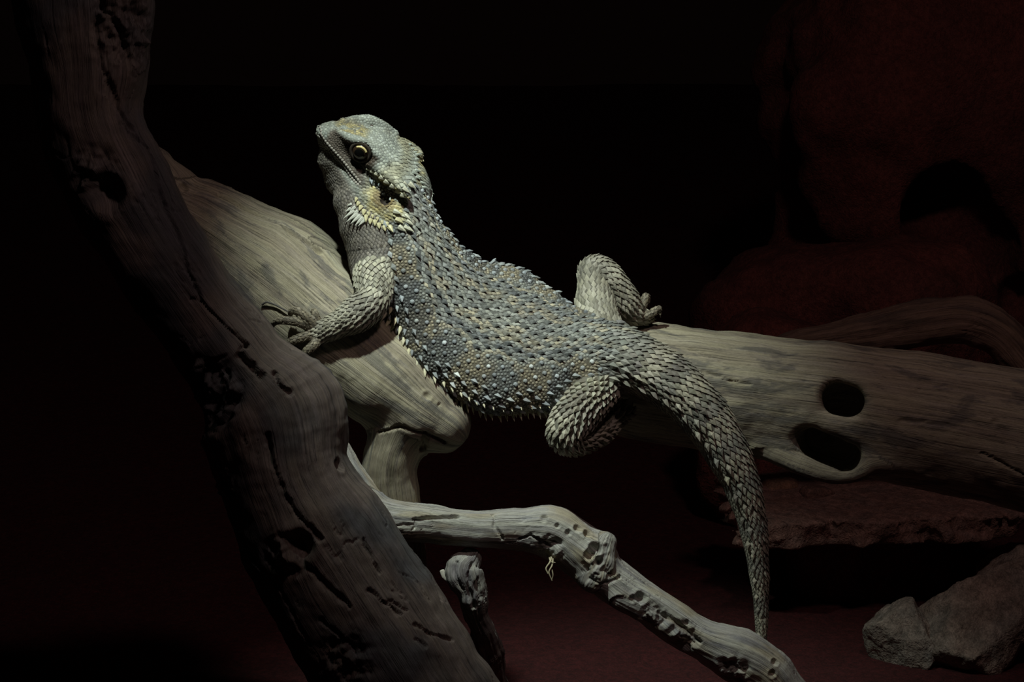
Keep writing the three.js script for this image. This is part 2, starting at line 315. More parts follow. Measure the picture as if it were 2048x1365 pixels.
stage('trunk');
// pale log under the lizard
let logSolid;
{
  const base = PW(806, 1500, -380); base.y = 0;
  const left = new Sweep([[150, 300, -60, 55, 60], [300, 402, -45, 76, 75], [420, 482, -30, 106, 95], [540, 572, -15, 132, 118], [660, 672, 22, 130, 118], [760, 752, 66, 102, 98], [840, 815, 76, 78, 80], [885, 848, 76, 58, 62]]);
  const right = new Sweep([[640, 640, -90, 90, 90], [800, 690, -150, 88, 85], [1000, 725, -180, 92, 88], [1150, 745, -175, 105, 98], [1300, 764, -160, 122, 112], [1500, 792, -150, 126, 115], [1700, 818, -150, 132, 118], [1900, 852, -150, 140, 122], [2150, 900, -150, 148, 126], [2350, 940, -150, 150, 126]]);
  const stem = new Sweep([[830, 830, 76, 60, 60], [795, 880, 74, 56, 56], [778, 940, 62, 54, 54], [782, 1010, 40, 58, 56], [790, 1100, -10, 60, 60], [800, 1230, -100, 60, 60], [805, 1380, -230, 62, 62], [808, 1560, -420, 64, 64]]);
  const nub = new Sweep([[345, 365, -30, 40, 36], [325, 320, -30, 20, 20], [309, 291, -30, 6, 8]]);
  const lip = new Sweep([[420, 378, -50, 12, 16], [520, 425, -30, 17, 22], [610, 465, -30, 20, 26], [670, 495, -35, 14, 20], [698, 508, -40, 5, 8]]);
  const lip2 = new Sweep([[560, 470, 30, 8, 12], [620, 495, 28, 13, 18], [662, 518, 24, 12, 14], [690, 538, 16, 6, 8]]);
  const rim = new Sweep([[1520, 895, -95, 16, 18], [1590, 924, -76, 20, 20], [1650, 944, -68, 22, 20], [1700, 946, -68, 22, 20], [1750, 928, -76, 20, 20], [1820, 915, -95, 16, 18]]);
  const cap = (x0, y0, x1, y1, d, r) => { const s = new Sweep([[x0, y0, d, r, r], [(x0 + x1) / 2, (y0 + y1) / 2, d, r, r], [x1, y1, d, r, r]], { sub: 1 }); return (x, y, z) => s.eval(x, y, z); };
  const cuts = [cap(1674, 796, 1696, 802, -36, 34), cap(1676, 802, 1700, 806, -85, 38), cap(1680, 806, 1700, 810, -130, 38), cap(1616, 878, 1690, 914, -58, 27), cap(1630, 884, 1688, 910, -95, 33), cap(1640, 880, 1688, 900, -135, 36)];
  const r = driftwood({
    prims: [left, right, stem, nub, lip, lip2, rim], base, join: 36, cuts, cell: 3.9, lump: 4, ridge: 0.5, gouge: 0.7, around: 5, per: 600,
    cracks: [
      { line: [[440, 388], [520, 430], [580, 462], [640, 505]], w: 7, depth: 11 }, { line: [[1405, 745], [1450, 760], [1500, 770]], w: 3.5, depth: 5 }, { line: [[1700, 832], [1800, 842], [1900, 850]], w: 3, depth: 4 },
      { line: [[1960, 905], [2048, 950]], w: 4, depth: 6 }, { line: [[760, 865], [800, 852], [850, 868], [890, 885]], w: 5, depth: 6 }, { line: [[850, 870], [846, 900], [838, 930]], w: 7, depth: 9 }, { line: [[1380, 700], [1440, 725]], w: 3, depth: 3 },
    ],
    pits: [[366, 374, 11, 10], [855, 792, 9, 5], [880, 810, 5, 4], [742, 868, 5, 4], [1838, 780, 6, 3], [1990, 845, 9, 4]],
    color: (p, s, ca, sa) => {
      const b = nz(s * .009 + 3, ca * 5, sa * 5) + 0.5 * nz(s * .03, ca * 16, sa * 16) + 0.25 * nz(s * .1, ca * 40, sa * 40);
      let c = LOGC; c = mix3(c, [0.15, 0.145, 0.145], sstep(0.12, 0.5, b) * 0.7);
      return c;
    },
  });
  logSolid = r.solid;
  piece('driftwood_log', r.geo, WOOD, 'pale tan driftwood log with two dark hollows that the lizard clings to', 'driftwood', base);
}
stage('log');
// thin pale branch running down to the right
let branchSolid;
{
  const base = PW(2120, 1760, -90); base.y = 0;
  const main = new Sweep([[630, 930, 92, 38, 38], [695, 992, 94, 47, 46], [760, 1036, 94, 42, 42], [860, 1049, 84, 38, 38], [960, 1059, 68, 36, 36], [1035, 1060, 50, 42, 42], [1105, 1064, 45, 53, 52], [1160, 1100, 40, 52, 50], [1215, 1155, 34, 44, 44], [1300, 1212, 26, 40, 40], [1395, 1275, 18, 41, 42], [1475, 1310, 12, 55, 50], [1535, 1345, 6, 52, 46], [1590, 1400, 0, 36, 36], [1660, 1450, -10, 36, 34], [1760, 1520, -25, 36, 34], [1960, 1650, -60, 34, 32], [2170, 1790, -100, 34, 32]]);
  const stub = new Sweep([[735, 1000, 90, 30, 30], [705, 955, 96, 28, 30], [680, 900, 92, 24, 24]]);
  const knot = new Sweep([[1215, 1085, 60, 20, 20], [1200, 1130, 72, 22, 20], [1180, 1165, 66, 20, 16]]);
  const knot2 = new Sweep([[1240, 1200, 60, 16, 14], [1290, 1222, 54, 15, 12], [1330, 1245, 50, 12, 10]]);
  const r = driftwood({
    prims: [main, stub, knot, knot2], base, join: 26, cell: 2.6, lump: 4, ridge: 1.4, gouge: 1.8, around: 3, per: 420,
    cracks: [
      { line: [[828, 1040], [860, 1036], [915, 1034]], w: 5, depth: 9 }, { line: [[830, 1045], [828, 1058]], w: 4, depth: 7 }, { line: [[985, 1030], [990, 1055], [1005, 1078]], w: 4, depth: 5 }, { line: [[1040, 1080], [1060, 1072], [1080, 1082], [1095, 1095]], w: 5, depth: 7 },
      { line: [[760, 1050], [800, 1052], [828, 1048]], w: 3, depth: 4 }, { line: [[1320, 1225], [1370, 1258], [1400, 1285]], w: 6, depth: 9 }, { line: [[1180, 1160], [1215, 1168], [1240, 1155]], w: 4, depth: 6 }, { line: [[1190, 1148], [1225, 1150]], w: 3, depth: 4 },
    ],
    pits: [[765, 1050, 11, 12], [1115, 1052, 6, 7], [1137, 1066, 7, 7], [1156, 1057, 9, 8], [1175, 1068, 9, 10], [1190, 1098, 14, 20], [1180, 1110, 12, 18], [1198, 1123, 11, 18], [1282, 1196, 13, 16], [1266, 1198, 8, 8], [1212, 1096, 9, 5], [1088, 1038, 8, 6], [700, 985, 6, 5], [1375, 1245, 6, 5], [1550, 1325, 8, 8], [1545, 1348, 8, 8]],
    rough: [[1100, 1098, 36, 9], [1370, 1275, 40, 12], [1200, 1140, 46, 8], [1465, 1345, 44, 12], [1310, 1235, 36, 10]],
    color: (p, s, ca, sa) => {
      const b = nz(s * .008 + 6, ca * 3, sa * 3) + 0.6 * nz(s * .02, ca * 9, sa * 9), streak = nz(s * .012, ca * 1.5, sa * 1.5 + 4);
      let c = mix3([0.50, 0.50, 0.475], [0.50, 0.46, 0.36], sstep(0, 0.4, streak)); c = mix3(c, [0.24, 0.245, 0.27], sstep(0.15, 0.7, b) * 0.75);
      return c;
    },
  });
  branchSolid = r.solid;
  piece('driftwood_branch', r.geo, WOOD, 'thin pale grey driftwood branch with a knotty bend, sloping down to the sand', 'driftwood', base);
}
// bark stub below the branch
{
  const base = PW(1006, 1540, -420); base.y = 0;
  const a = new Sweep([[940, 1118, 66, 24, 20], [928, 1142, 80, 38, 28], [945, 1185, 70, 28, 26], [952, 1230, 45, 24, 24], [968, 1275, -10, 26, 26], [985, 1350, -130, 30, 30], [1000, 1480, -330, 34, 34], [1010, 1580, -470, 36, 36]]);
  const r = driftwood({ prims: [a], base, cell: 2.6, lump: 8, ridge: 3, gouge: 5, around: 2, per: 300, cracks: [{ line: [[945, 1128], [936, 1150], [940, 1185], [948, 1215]], w: 5, depth: 8 }, { line: [[912, 1125], [910, 1150], [925, 1180]], w: 4, depth: 6 }, { line: [[955, 1135], [952, 1165], [960, 1195]], w: 4, depth: 6 }],
    color: (p, s, ca, sa) => { const b = fbm(p[0] * .02, p[1] * .02, p[2] * .02, 3); return mix3([0.40, 0.40, 0.37], [0.26, 0.25, 0.26], sstep(-0.1, 0.3, b)); } });
  const t = thing('bark_stub', 'short gnarled grey bark stub standing under the thin pale branch', 'bark', base);
  part('stub_wood', r.geo, WOOD, t);
  const fl = new Sweep([[884, 1142, 86, 5, 2], [889, 1153, 86, 6, 2], [900, 1167, 84, 3, 2]], { sub: 3 });
  const g = nets((x, y, z) => fl.eval(x, y, z), fl.min.map(v => v - 4), fl.max.map(v => v + 4), 1.2);
  const f = part('bark_flake', geoOf(g.pos, g.idx, base), new THREE.MeshStandardMaterial({ color: new THREE.Color().setRGB(.55, .54, .47), roughness: .9 }), t, 'thin pale flake of bark peeling off');
}
// branch behind the log
{
  const base = PW(2680, 1600, -1150); base.y = 0;
  const a = new Sweep([[1480, 720, -1120, 25, 25], [1600, 690, -1120, 37, 35], [1740, 668, -1120, 50, 46], [1850, 648, -1120, 58, 52], [1930, 640, -1120, 56, 52], [2000, 668, -1120, 52, 50], [2060, 735, -1120, 50, 48], [2140, 830, -1120, 48, 46], [2300, 1010, -1120, 46, 44], [2520, 1330, -1120, 48, 46], [2700, 1640, -1150, 48, 46]]);
  const r = driftwood({ prims: [a], base, cell: 4, lump: 7, ridge: 2, gouge: 3, around: 3, per: 500, cracks: [{ line: [[1920, 610], [1980, 630], [2030, 665], [2048, 690]], w: 6, depth: 9 }], rough: [[1860, 650, 60, 10]],
    color: (p, s, ca, sa) => mix3([0.30, 0.20, 0.15], [0.16, 0.11, 0.09], sstep(-.1, .4, nz(s * .008, ca * 3, sa * 3))) });
  piece('driftwood_limb', r.geo, WOOD, 'curved reddish brown driftwood limb behind the pale log', 'driftwood', base);
}
stage('branches');

// ───────────────────────── rocks ─────────────────────────
function rock(name, label, category, group, { px, py, d, size, turn = 0, tilt = 0, cell, seedv, col, flat = 0.5, bumpy = 1, cuts = [], facets = 0 }) {
  const c0 = toW(...P(px, py, d)), [a, b, c] = size, M = new THREE.Matrix4().makeRotationFromEuler(new THREE.Euler(tilt, turn, tilt * 0.6)).invert(), v = new THREE.Vector3();
  const sm = Math.min(a, b, c), planes = [];
  for (let k = 0; k < facets; k++) { const t = hash2(k, Math.round(seedv * 10)) * 6.283, y = hash2(k + 50, Math.round(seedv * 10)) * 1.5 - 0.5, w = Math.sqrt(Math.max(0, 1 - y * y)), n = [Math.cos(t) * w, y, Math.sin(t) * w]; planes.push([...n, Math.hypot(n[0] * a, n[1] * b, n[2] * c) * (0.62 + 0.2 * hash2(k + 90, 7))]); }
  const f = (x, y, z) => { // metres, world-aligned about the centre
    v.set(x, y, z).applyMatrix4(M);
    const qx = Math.abs(v.x) - a * flat, qy = Math.abs(v.y) - b * flat, qz = Math.abs(v.z) - c * flat;
    const k = Math.sqrt((Math.max(qx, 0) / (a * (1 - flat))) ** 2 + (Math.max(qy, 0) / (b * (1 - flat))) ** 2 + (Math.max(qz, 0) / (c * (1 - flat))) ** 2);
    let dd = (k - 1) * sm * (1 - flat);
    const s = 1 / sm;
    dd += bumpy * sm * (0.35 * nz(x * s * .55 + seedv, y * s * .55, z * s * .55) + 0.16 * nz(x * s * 1.5, y * s * 1.5 + seedv, z * s * 1.5) + 0.06 * nz(x * s * 4, y * s * 4, z * s * 4 + seedv));
    for (const q of planes) dd = smax(dd, v.x * q[0] + v.y * q[1] + v.z * q[2] - q[3] + sm * 0.10 * nz(x * s * 2.2 + seedv, y * s * 2.2, z * s * 2.2), sm * 0.06);
    for (const q of cuts) dd = smax(dd, -(Math.hypot((x - q[0]) / q[3], (y - q[1]) / q[4], (z - q[2]) / q[5]) - 1) * Math.min(q[3], q[4], q[5]), 0.012);
    return dd;
  };
  const R = Math.hypot(a, b, c) * 1.25, m = nets(f, [-R, Math.max(-R, -c0.y - 0.01), -R], [R, R, R], cell, 2.2), N = m.pos.length / 3, nrm = normalsOf(m);
  const base = new THREE.Vector3(c0.x, Math.max(0, c0.y - b), c0.z), off = c0.clone().sub(base);
  const w = new Float32Array(m.pos.length), C = new Float32Array(N * 3);
  for (let i = 0; i < N; i++) {
    const x = m.pos[3 * i], y = m.pos[3 * i + 1], z = m.pos[3 * i + 2], g = [nrm[3 * i], nrm[3 * i + 1], nrm[3 * i + 2]], s = 1 / sm;
    const dd = sm * 0.05 * fbm(x * s * 6, y * s * 6, z * s * 6 + seedv, 4) * bumpy;
    w[3 * i] = x + g[0] * dd + off.x; w[3 * i + 1] = y + g[1] * dd + off.y; w[3 * i + 2] = z + g[2] * dd + off.z;
    const k = 1 + 0.55 * fbm(x * s * 2, y * s * 2 + seedv, z * s * 2, 4), h = sstep(-0.2, 0.4, fbm(x * s + seedv, y * s, z * s, 3));
    const cc = mix3(col, [col[0] * 0.8, col[1] * 0.9, col[2] * 0.95], h); C[3 * i] = cc[0] * k; C[3 * i + 1] = cc[1] * k; C[3 * i + 2] = cc[2] * k;
  }
  let g = new THREE.BufferGeometry(); g.setAttribute('position', new THREE.BufferAttribute(w, 3)); g.setIndex(m.idx); g.computeVertexNormals();
  g.setAttribute('color', new THREE.BufferAttribute(C, 3)); g = g.toNonIndexed();
  const gp = g.attributes.position.array, gn = g.attributes.normal.array, uv = new Float32Array(gp.length / 3 * 2);
  for (let t = 0; t < gp.length; t += 9) { // each face takes the projection it faces most
    const ax = Math.abs(gn[t] + gn[t + 3] + gn[t + 6]), ay = Math.abs(gn[t + 1] + gn[t + 4] + gn[t + 7]), az = Math.abs(gn[t + 2] + gn[t + 5] + gn[t + 8]);
    for (let k = 0; k < 3; k++) { const o = t + 3 * k, i = o / 3 * 2; uv[i] = (ax > ay && ax > az ? gp[o + 2] : gp[o]) / 0.1; uv[i + 1] = (ay > ax && ay > az ? gp[o + 2] : gp[o + 1]) / 0.1; }
  }
  g.setAttribute('uv', new THREE.BufferAttribute(uv, 2));
  const o = new THREE.Mesh(g, ROCK); o.name = numbered(name); o.position.copy(base); o.castShadow = o.receiveShadow = true;
  o.userData = { label, category }; if (group) o.userData.group = group; scene.add(o); return o;
}
const RED = [0.27, 0.085, 0.07], BROWN = [0.46, 0.385, 0.325];
rock('boulder', 'large dark red boulder with a deep hollow, behind the curved limb', 'rock', null, { px: 2010, py: 430, d: -3500, size: [0.19, 0.21, 0.11], turn: 0.3, cell: 0.006, seedv: 3.1, col: RED, flat: 0.35, bumpy: 0.7, cuts: [[-0.062, 0.024, 0.10, 0.036, 0.04, 0.07], [-0.036, -0.008, 0.10, 0.034, 0.034, 0.06], [0.0, -0.05, 0.1, 0.018, 0.022, 0.05]] });
rock('boulder', 'low rounded dark red boulder beside the big hollow one', 'rock', null, { px: 1690, py: 700, d: -2750, size: [0.10, 0.085, 0.06], turn: -0.4, tilt: 0.1, cell: 0.0045, seedv: 8.4, col: RED, flat: 0.3, bumpy: 0.6 });
rock('boulder', 'small dark red boulder low down next to the pale log', 'rock', null, { px: 1560, py: 845, d: -2200, size: [0.055, 0.07, 0.035], turn: 0.2, cell: 0.003, seedv: 5.2, col: RED, flat: 0.3, bumpy: 0.6 });
rock('ledge', 'flat pinkish sandstone ledge under the pale log', 'rock', null, { px: 1735, py: 1012, d: -1500, size: [0.085, 0.009, 0.055], turn: 0.12, cell: 0.0019, seedv: 7.1, col: [0.42, 0.25, 0.21], flat: 0.8, bumpy: 0.5 });
rock('boulder', 'dark red block propping up the flat sandstone ledge', 'rock', null, { px: 1760, py: 1120, d: -1640, size: [0.06, 0.034, 0.03], turn: 0.1, cell: 0.0028, seedv: 2.1, col: RED, flat: 0.5, bumpy: 0.5 });
rock('stone', 'small rounded orange brown stone on the sandstone ledge', 'stone', null, { px: 1560, py: 985, d: -1560, size: [0.0125, 0.0085, 0.0105], cell: 0.001, seedv: 1.2, col: [0.42, 0.24, 0.16], flat: 0.3, bumpy: 0.4 });
rock('stone', 'low red brown stone lying next to the orange one on the ledge', 'stone', null, { px: 1632, py: 1000, d: -1480, size: [0.0105, 0.0085, 0.009], turn: 0.4, cell: 0.001, seedv: 6.2, col: [0.28, 0.16, 0.13], flat: 0.3, bumpy: 0.5 });
rock('rock_slab', 'rough grey brown rock slab with ledges on the sand', 'rock', null, { px: 1962, py: 1250, d: -1110, size: [0.046, 0.025, 0.034], turn: 0.5, tilt: 0.25, cell: 0.0015, facets: 10, seedv: 2.7, col: BROWN, flat: 0.5, bumpy: 0.95 });
rock('rock_slab', 'narrow grey rock wedge leaning against the ledged slab', 'rock', null, { px: 1812, py: 1268, d: -1110, size: [0.022, 0.02, 0.022], turn: -0.6, tilt: 0.2, cell: 0.001, facets: 10, seedv: 9.7, col: [0.44, 0.39, 0.34], flat: 0.45, bumpy: 0.9 });
rock('rock_slab', 'grey brown rock slab behind the ledged slab, split from it by a dark gap', 'rock', null, { px: 2045, py: 1165, d: -1440, size: [0.044, 0.022, 0.024], turn: 0.1, cell: 0.0015, facets: 10, seedv: 4.4, col: BROWN, flat: 0.5, bumpy: 0.7 });
stage('rocks');

// ───────────────────────── the lizard ─────────────────────────
const HS = 210, HF = [-0.905, 0.405, 0.117], HL = [-0.157, -0.581, 0.797], HU = [0.39, 0.705, 0.59], SN = P(645, 250, 98);
const H = (b, l, u) => [0, 1, 2].map(k => SN[k] + HS * (-b * HF[k] + l * HL[k] + u * HU[k]));
const headOf = (x, y, z) => { const e = [(x - SN[0]) / HS, (y - SN[1]) / HS, (z - SN[2]) / HS]; const dt = v => e[0] * v[0] + e[1] * v[1] + e[2] * v[2]; return [-dt(HF), dt(HL), dt(HU)]; };
const hs = (rows, cap = 1) => new Sweep(rows.map(r => [...H(r[0], r[1], r[2]), r[3] * HS, (r[4] ?? r[3]) * HS, (r[5] ?? r[4] ?? r[3]) * HS]), { n: HU, raw: true, sub: 5, cap });
const spine = new Sweep([[770, 350, 78, 46, 42], [790, 395, 75, 54, 50], [812, 452, 68, 68, 60], [834, 515, 58, 88, 70], [866, 578, 46, 120, 76], [918, 638, 33, 158, 80], [1008, 682, 20, 172, 80], [1095, 703, 13, 142, 74], [1170, 706, 15, 92, 62], [1245, 718, 24, 68, 56], [1330, 760, 34, 60, 52], [1400, 823, 38, 54, 48], [1448, 896, 31, 47, 43], [1483, 970, 20, 38, 35], [1505, 1050, 5, 29, 27], [1516, 1130, -10, 21, 20], [1522, 1210, -25, 15, 14], [1522, 1300, -40, 9, 9], [1520, 1370, -52, 5, 5]], { nf: (a, t) => { const k = lerp(0.58, 0.80, sstep(.35, .6, t)), m = Math.sqrt(1 - k * k); return new THREE.Vector3(-a.y * k, a.x * k, m); }, sub: 7 });
const skull = hs([[0.035, 0, -0.035, .075, .05, .085], [.1, 0, -.02, .125, .08, .15], [.22, 0, -.01, .165, .10, .23], [.38, 0, 0, .205, .135, .30], [.55, 0, 0, .265, .15, .22], [.75, 0, -.03, .325, .105, .28], [.90, 0, -.06, .31, .065, .26], [1.0, 0, -.12, .22, .06, .22]]);
const beard = hs([[.115, 0, -.14, .09, .08, .10], [.25, 0, -.24, .18, .16, .21], [.42, 0, -.31, .27, .22, .32], [.62, 0, -.34, .36, .25, .36], [.84, 0, -.33, .36, .26, .26], [.98, 0, -.30, .29, .24, .26]]);
const brow = k => hs([[.16, .10 * k, .07, .025], [.28, .165 * k, .105, .042], [.4, .20 * k, .135, .052], [.52, .225 * k, .115, .05], [.66, .255 * k, .07, .04]]);
const ridge = k => hs([[.5, .255 * k, .02 + (k - 1) * .02, .035], [.66, .31 * k, .012 + (k - 1) * .025, .045], [.82, .355 * k, (k - 1) * .03, .05], [.95, (k > 0 ? .41 : .33) * k, k > 0 ? -.02 : -.07, .04], [1.0, (k > 0 ? .44 : .31) * k, k > 0 ? -.035 : -.12, .02]]);
const jowl = k => k > 0 ? hs([[.25, .12, -.25, .03], [.5, .29, -.3, .06], [.72, .37, -.29, .1], [.92, .42, -.28, .11], [1.06, .47, -.26, .06]]) : hs([[.5, -.3, -.3, .07], [.7, -.32, -.3, .09], [.85, -.3, -.3, .08]]);
const lips = k => hs([[.06, .085 * k, -.035, .022], [.15, .14 * k, -.07, .03], [.3, .185 * k, -.12, .034], [.45, .24 * k, -.17, .04], [.58, .29 * k, -.2, .04]]);
const headParts = [skull, beard, brow(1), brow(-1), ridge(1), ridge(-1), jowl(1), jowl(-1), lips(1), lips(-1)];
const gular = new Sweep([[705, 404, 78, 38, 38], [730, 445, 80, 54, 50], [750, 490, 78, 58, 54], [757, 540, 78, 54, 52], [790, 590, 60, 50, 50]]);
const armL = new Sweep([[772, 525, 78, 48, 46], [748, 552, 116, 40, 38], [748, 596, 158, 32, 32], [715, 628, 164, 34, 32], [672, 652, 157, 25, 24], [648, 664, 151, 21, 18], [630, 668, 147, 22, 12]]);
const armR = new Sweep([[820, 520, 30, 46, 44], [815, 545, -30, 38, 38], [800, 590, -60, 32, 32], [790, 640, -66, 26, 24]]);
const legL = new Sweep([[1222, 745, 0, 46, 44], [1194, 778, 52, 42, 42], [1160, 818, 92, 42, 42], [1133, 862, 108, 36, 36], [1150, 876, 80, 33, 33], [1195, 860, 30, 30, 28], [1225, 838, -15, 22, 20], [1250, 815, -30, 22, 12]]);
const legR = new Sweep([[1205, 672, -6, 44, 44], [1192, 620, -40, 42, 40], [1188, 568, -58, 33, 32], [1190, 543, -64, 32, 30], [1212, 556, -70, 33, 32], [1245, 602, -88, 34, 32], [1268, 626, -100, 25, 24], [1286, 634, -106, 16, 12]]);
const digit = rows => new Sweep(rows, { sub: 4 });
const digits = [
  digit([[640, 654, 144, 10, 9], [632, 634, 152, 8, 8], [628, 624, 146, 6.5, 6.5], [626, 628, 136, 4, 4]]),
  digit([[638, 658, 146, 10, 9], [614, 638, 160, 8.5, 8], [594, 622, 160, 8, 8], [583, 624, 150, 6.5, 6.5], [580, 633, 140, 4, 4]]),
  digit([[630, 660, 146, 10, 9], [598, 645, 160, 9, 8.5], [566, 641, 160, 8, 8], [550, 645, 150, 6, 6], [545, 652, 142, 4, 4]]),
  digit([[630, 668, 146, 10, 9], [605, 675, 158, 9, 8.5], [586, 682, 158, 8, 8], [577, 689, 148, 6.5, 6.5], [574, 695, 142, 4, 4]]),
  digit([[642, 674, 148, 12, 10], [628, 690, 160, 9.5, 9], [616, 701, 160, 9, 8.5], [609, 708, 152, 7, 7], [606, 712, 146, 4, 4]]),
  digit([[1280, 634, -104, 14, 12], [1296, 632, -98, 9, 9], [1308, 624, -98, 8, 8], [1317, 619, -98, 7, 7], [1319, 624, -98, 4, 4]]),
  digit([[1275, 625, -112, 12, 11], [1288, 606, -118, 9, 9], [1292, 594, -122, 8, 8], [1296, 604, -124, 5, 5]]),
  digit([[1280, 636, -108, 12, 10], [1294, 641, -110, 8, 8], [1303, 640, -116, 6, 6]]),
];
const limbs = [armL, armR, legL, legR];
const all = [spine, gular, ...limbs, ...digits, ...headParts];
const bodyParts = [spine, gular, ...limbs, ...digits], HEADC = H(.55, 0, -.12);
const joints = new Map([[spine, 30], [gular, 30], [skull, 26], [beard, 20]]);
for (const q of limbs) joints.set(q, 16); for (const q of digits) joints.set(q, 5);
const rough0 = (x, y, z) => {
  let d = spine.eval(x, y, z);
  const far = Math.hypot(x - HEADC[0], y - HEADC[1], z - HEADC[2]) > 260;
  for (const q of far ? bodyParts : all) { if (q === spine) continue; const v = q.eval(x, y, z); if (v > 60 && d < 1e8) { d = Math.min(d, v); continue; } d = smin(d, v, joints.get(q) ?? 12); }
  return d;
};
const EYE = H(.425, .195, .055), EYE_R = 19, EYE2 = H(.425, -.195, .055);
const earAt = cast(rough0, 769, 396), earIn = [earAt[0] + 2, earAt[1], earAt[2] - 4];
const mouthL = [[.0, .0, -.06], [.04, .09, -.062], [.15, .168, -.092], [.3, .22, -.142], [.45, .28, -.192], [.56, .325, -.225]];
const mouth = [1, -1].map(k => mouthL.map(q => H(q[0], q[1] * k, q[2])));
const nostril = H(.13, .155, .02), nostrilR = H(.13, -.155, .02);
const skin = (x, y, z) => {
  let d = rough0(x, y, z);
  if (d > 30 || d < -40) return d;
  const e = Math.hypot((x - EYE[0]), (y - EYE[1]), (z - EYE[2]));
  if (e < 80) d = smax(d, 23 - Math.hypot(x - EYE[0] - HL[0] * 12, y - EYE[1] - HL[1] * 12, z - EYE[2] - HL[2] * 12), 6);
  const e2 = Math.hypot(x - EYE2[0] + HL[0] * 12, y - EYE2[1] + HL[1] * 12, z - EYE2[2] + HL[2] * 12); if (e2 < 60) d = smax(d, 23 - e2, 6);
  const h = Math.hypot((x - earIn[0]) / 11, (y - earIn[1]) / 15, (z - earIn[2]) / 16); if (h < 4) d = smax(d, (1 - h) * 11, 4);
  for (const nn of [nostril, nostrilR]) { const q = Math.hypot(x - nn[0], y - nn[1], z - nn[2]); if (q < 20) d = smax(d, 4 - q, 2.5); }
  return d;
};
const HC = H(.55, 0, -.12), HR = 190;
const headBall = (x, y, z) => Math.hypot(x - HC[0], y - HC[1], z - HC[2]) - HR;
const bb = { mn: [1e9, 1e9, 1e9], mx: [-1e9, -1e9, -1e9] };
for (const q of all) for (let c = 0; c < 3; c++) { bb.mn[c] = Math.min(bb.mn[c], q.min[c] - 5); bb.mx[c] = Math.max(bb.mx[c], q.max[c] + 5); }
const trunkMesh = nets((x, y, z) => Math.max(skin(x, y, z), -(headBall(x, y, z) + 5)), bb.mn, bb.mx, 2.8, 1.5, all);
const headMesh = nets((x, y, z) => Math.max(skin(x, y, z), headBall(x, y, z)), HC.map(v => v - HR - 4), HC.map(v => v + HR + 4), 1.9, 1.5, all);
stage('lizard nets');
const which = (x, y, z) => { let b = 1e9, k = spine; for (const q of all) { const v = q.eval(x, y, z) - (headParts.includes(q) ? 4 : 0); if (v < b) { b = v; k = q; } } k.eval(x, y, z); return k; };

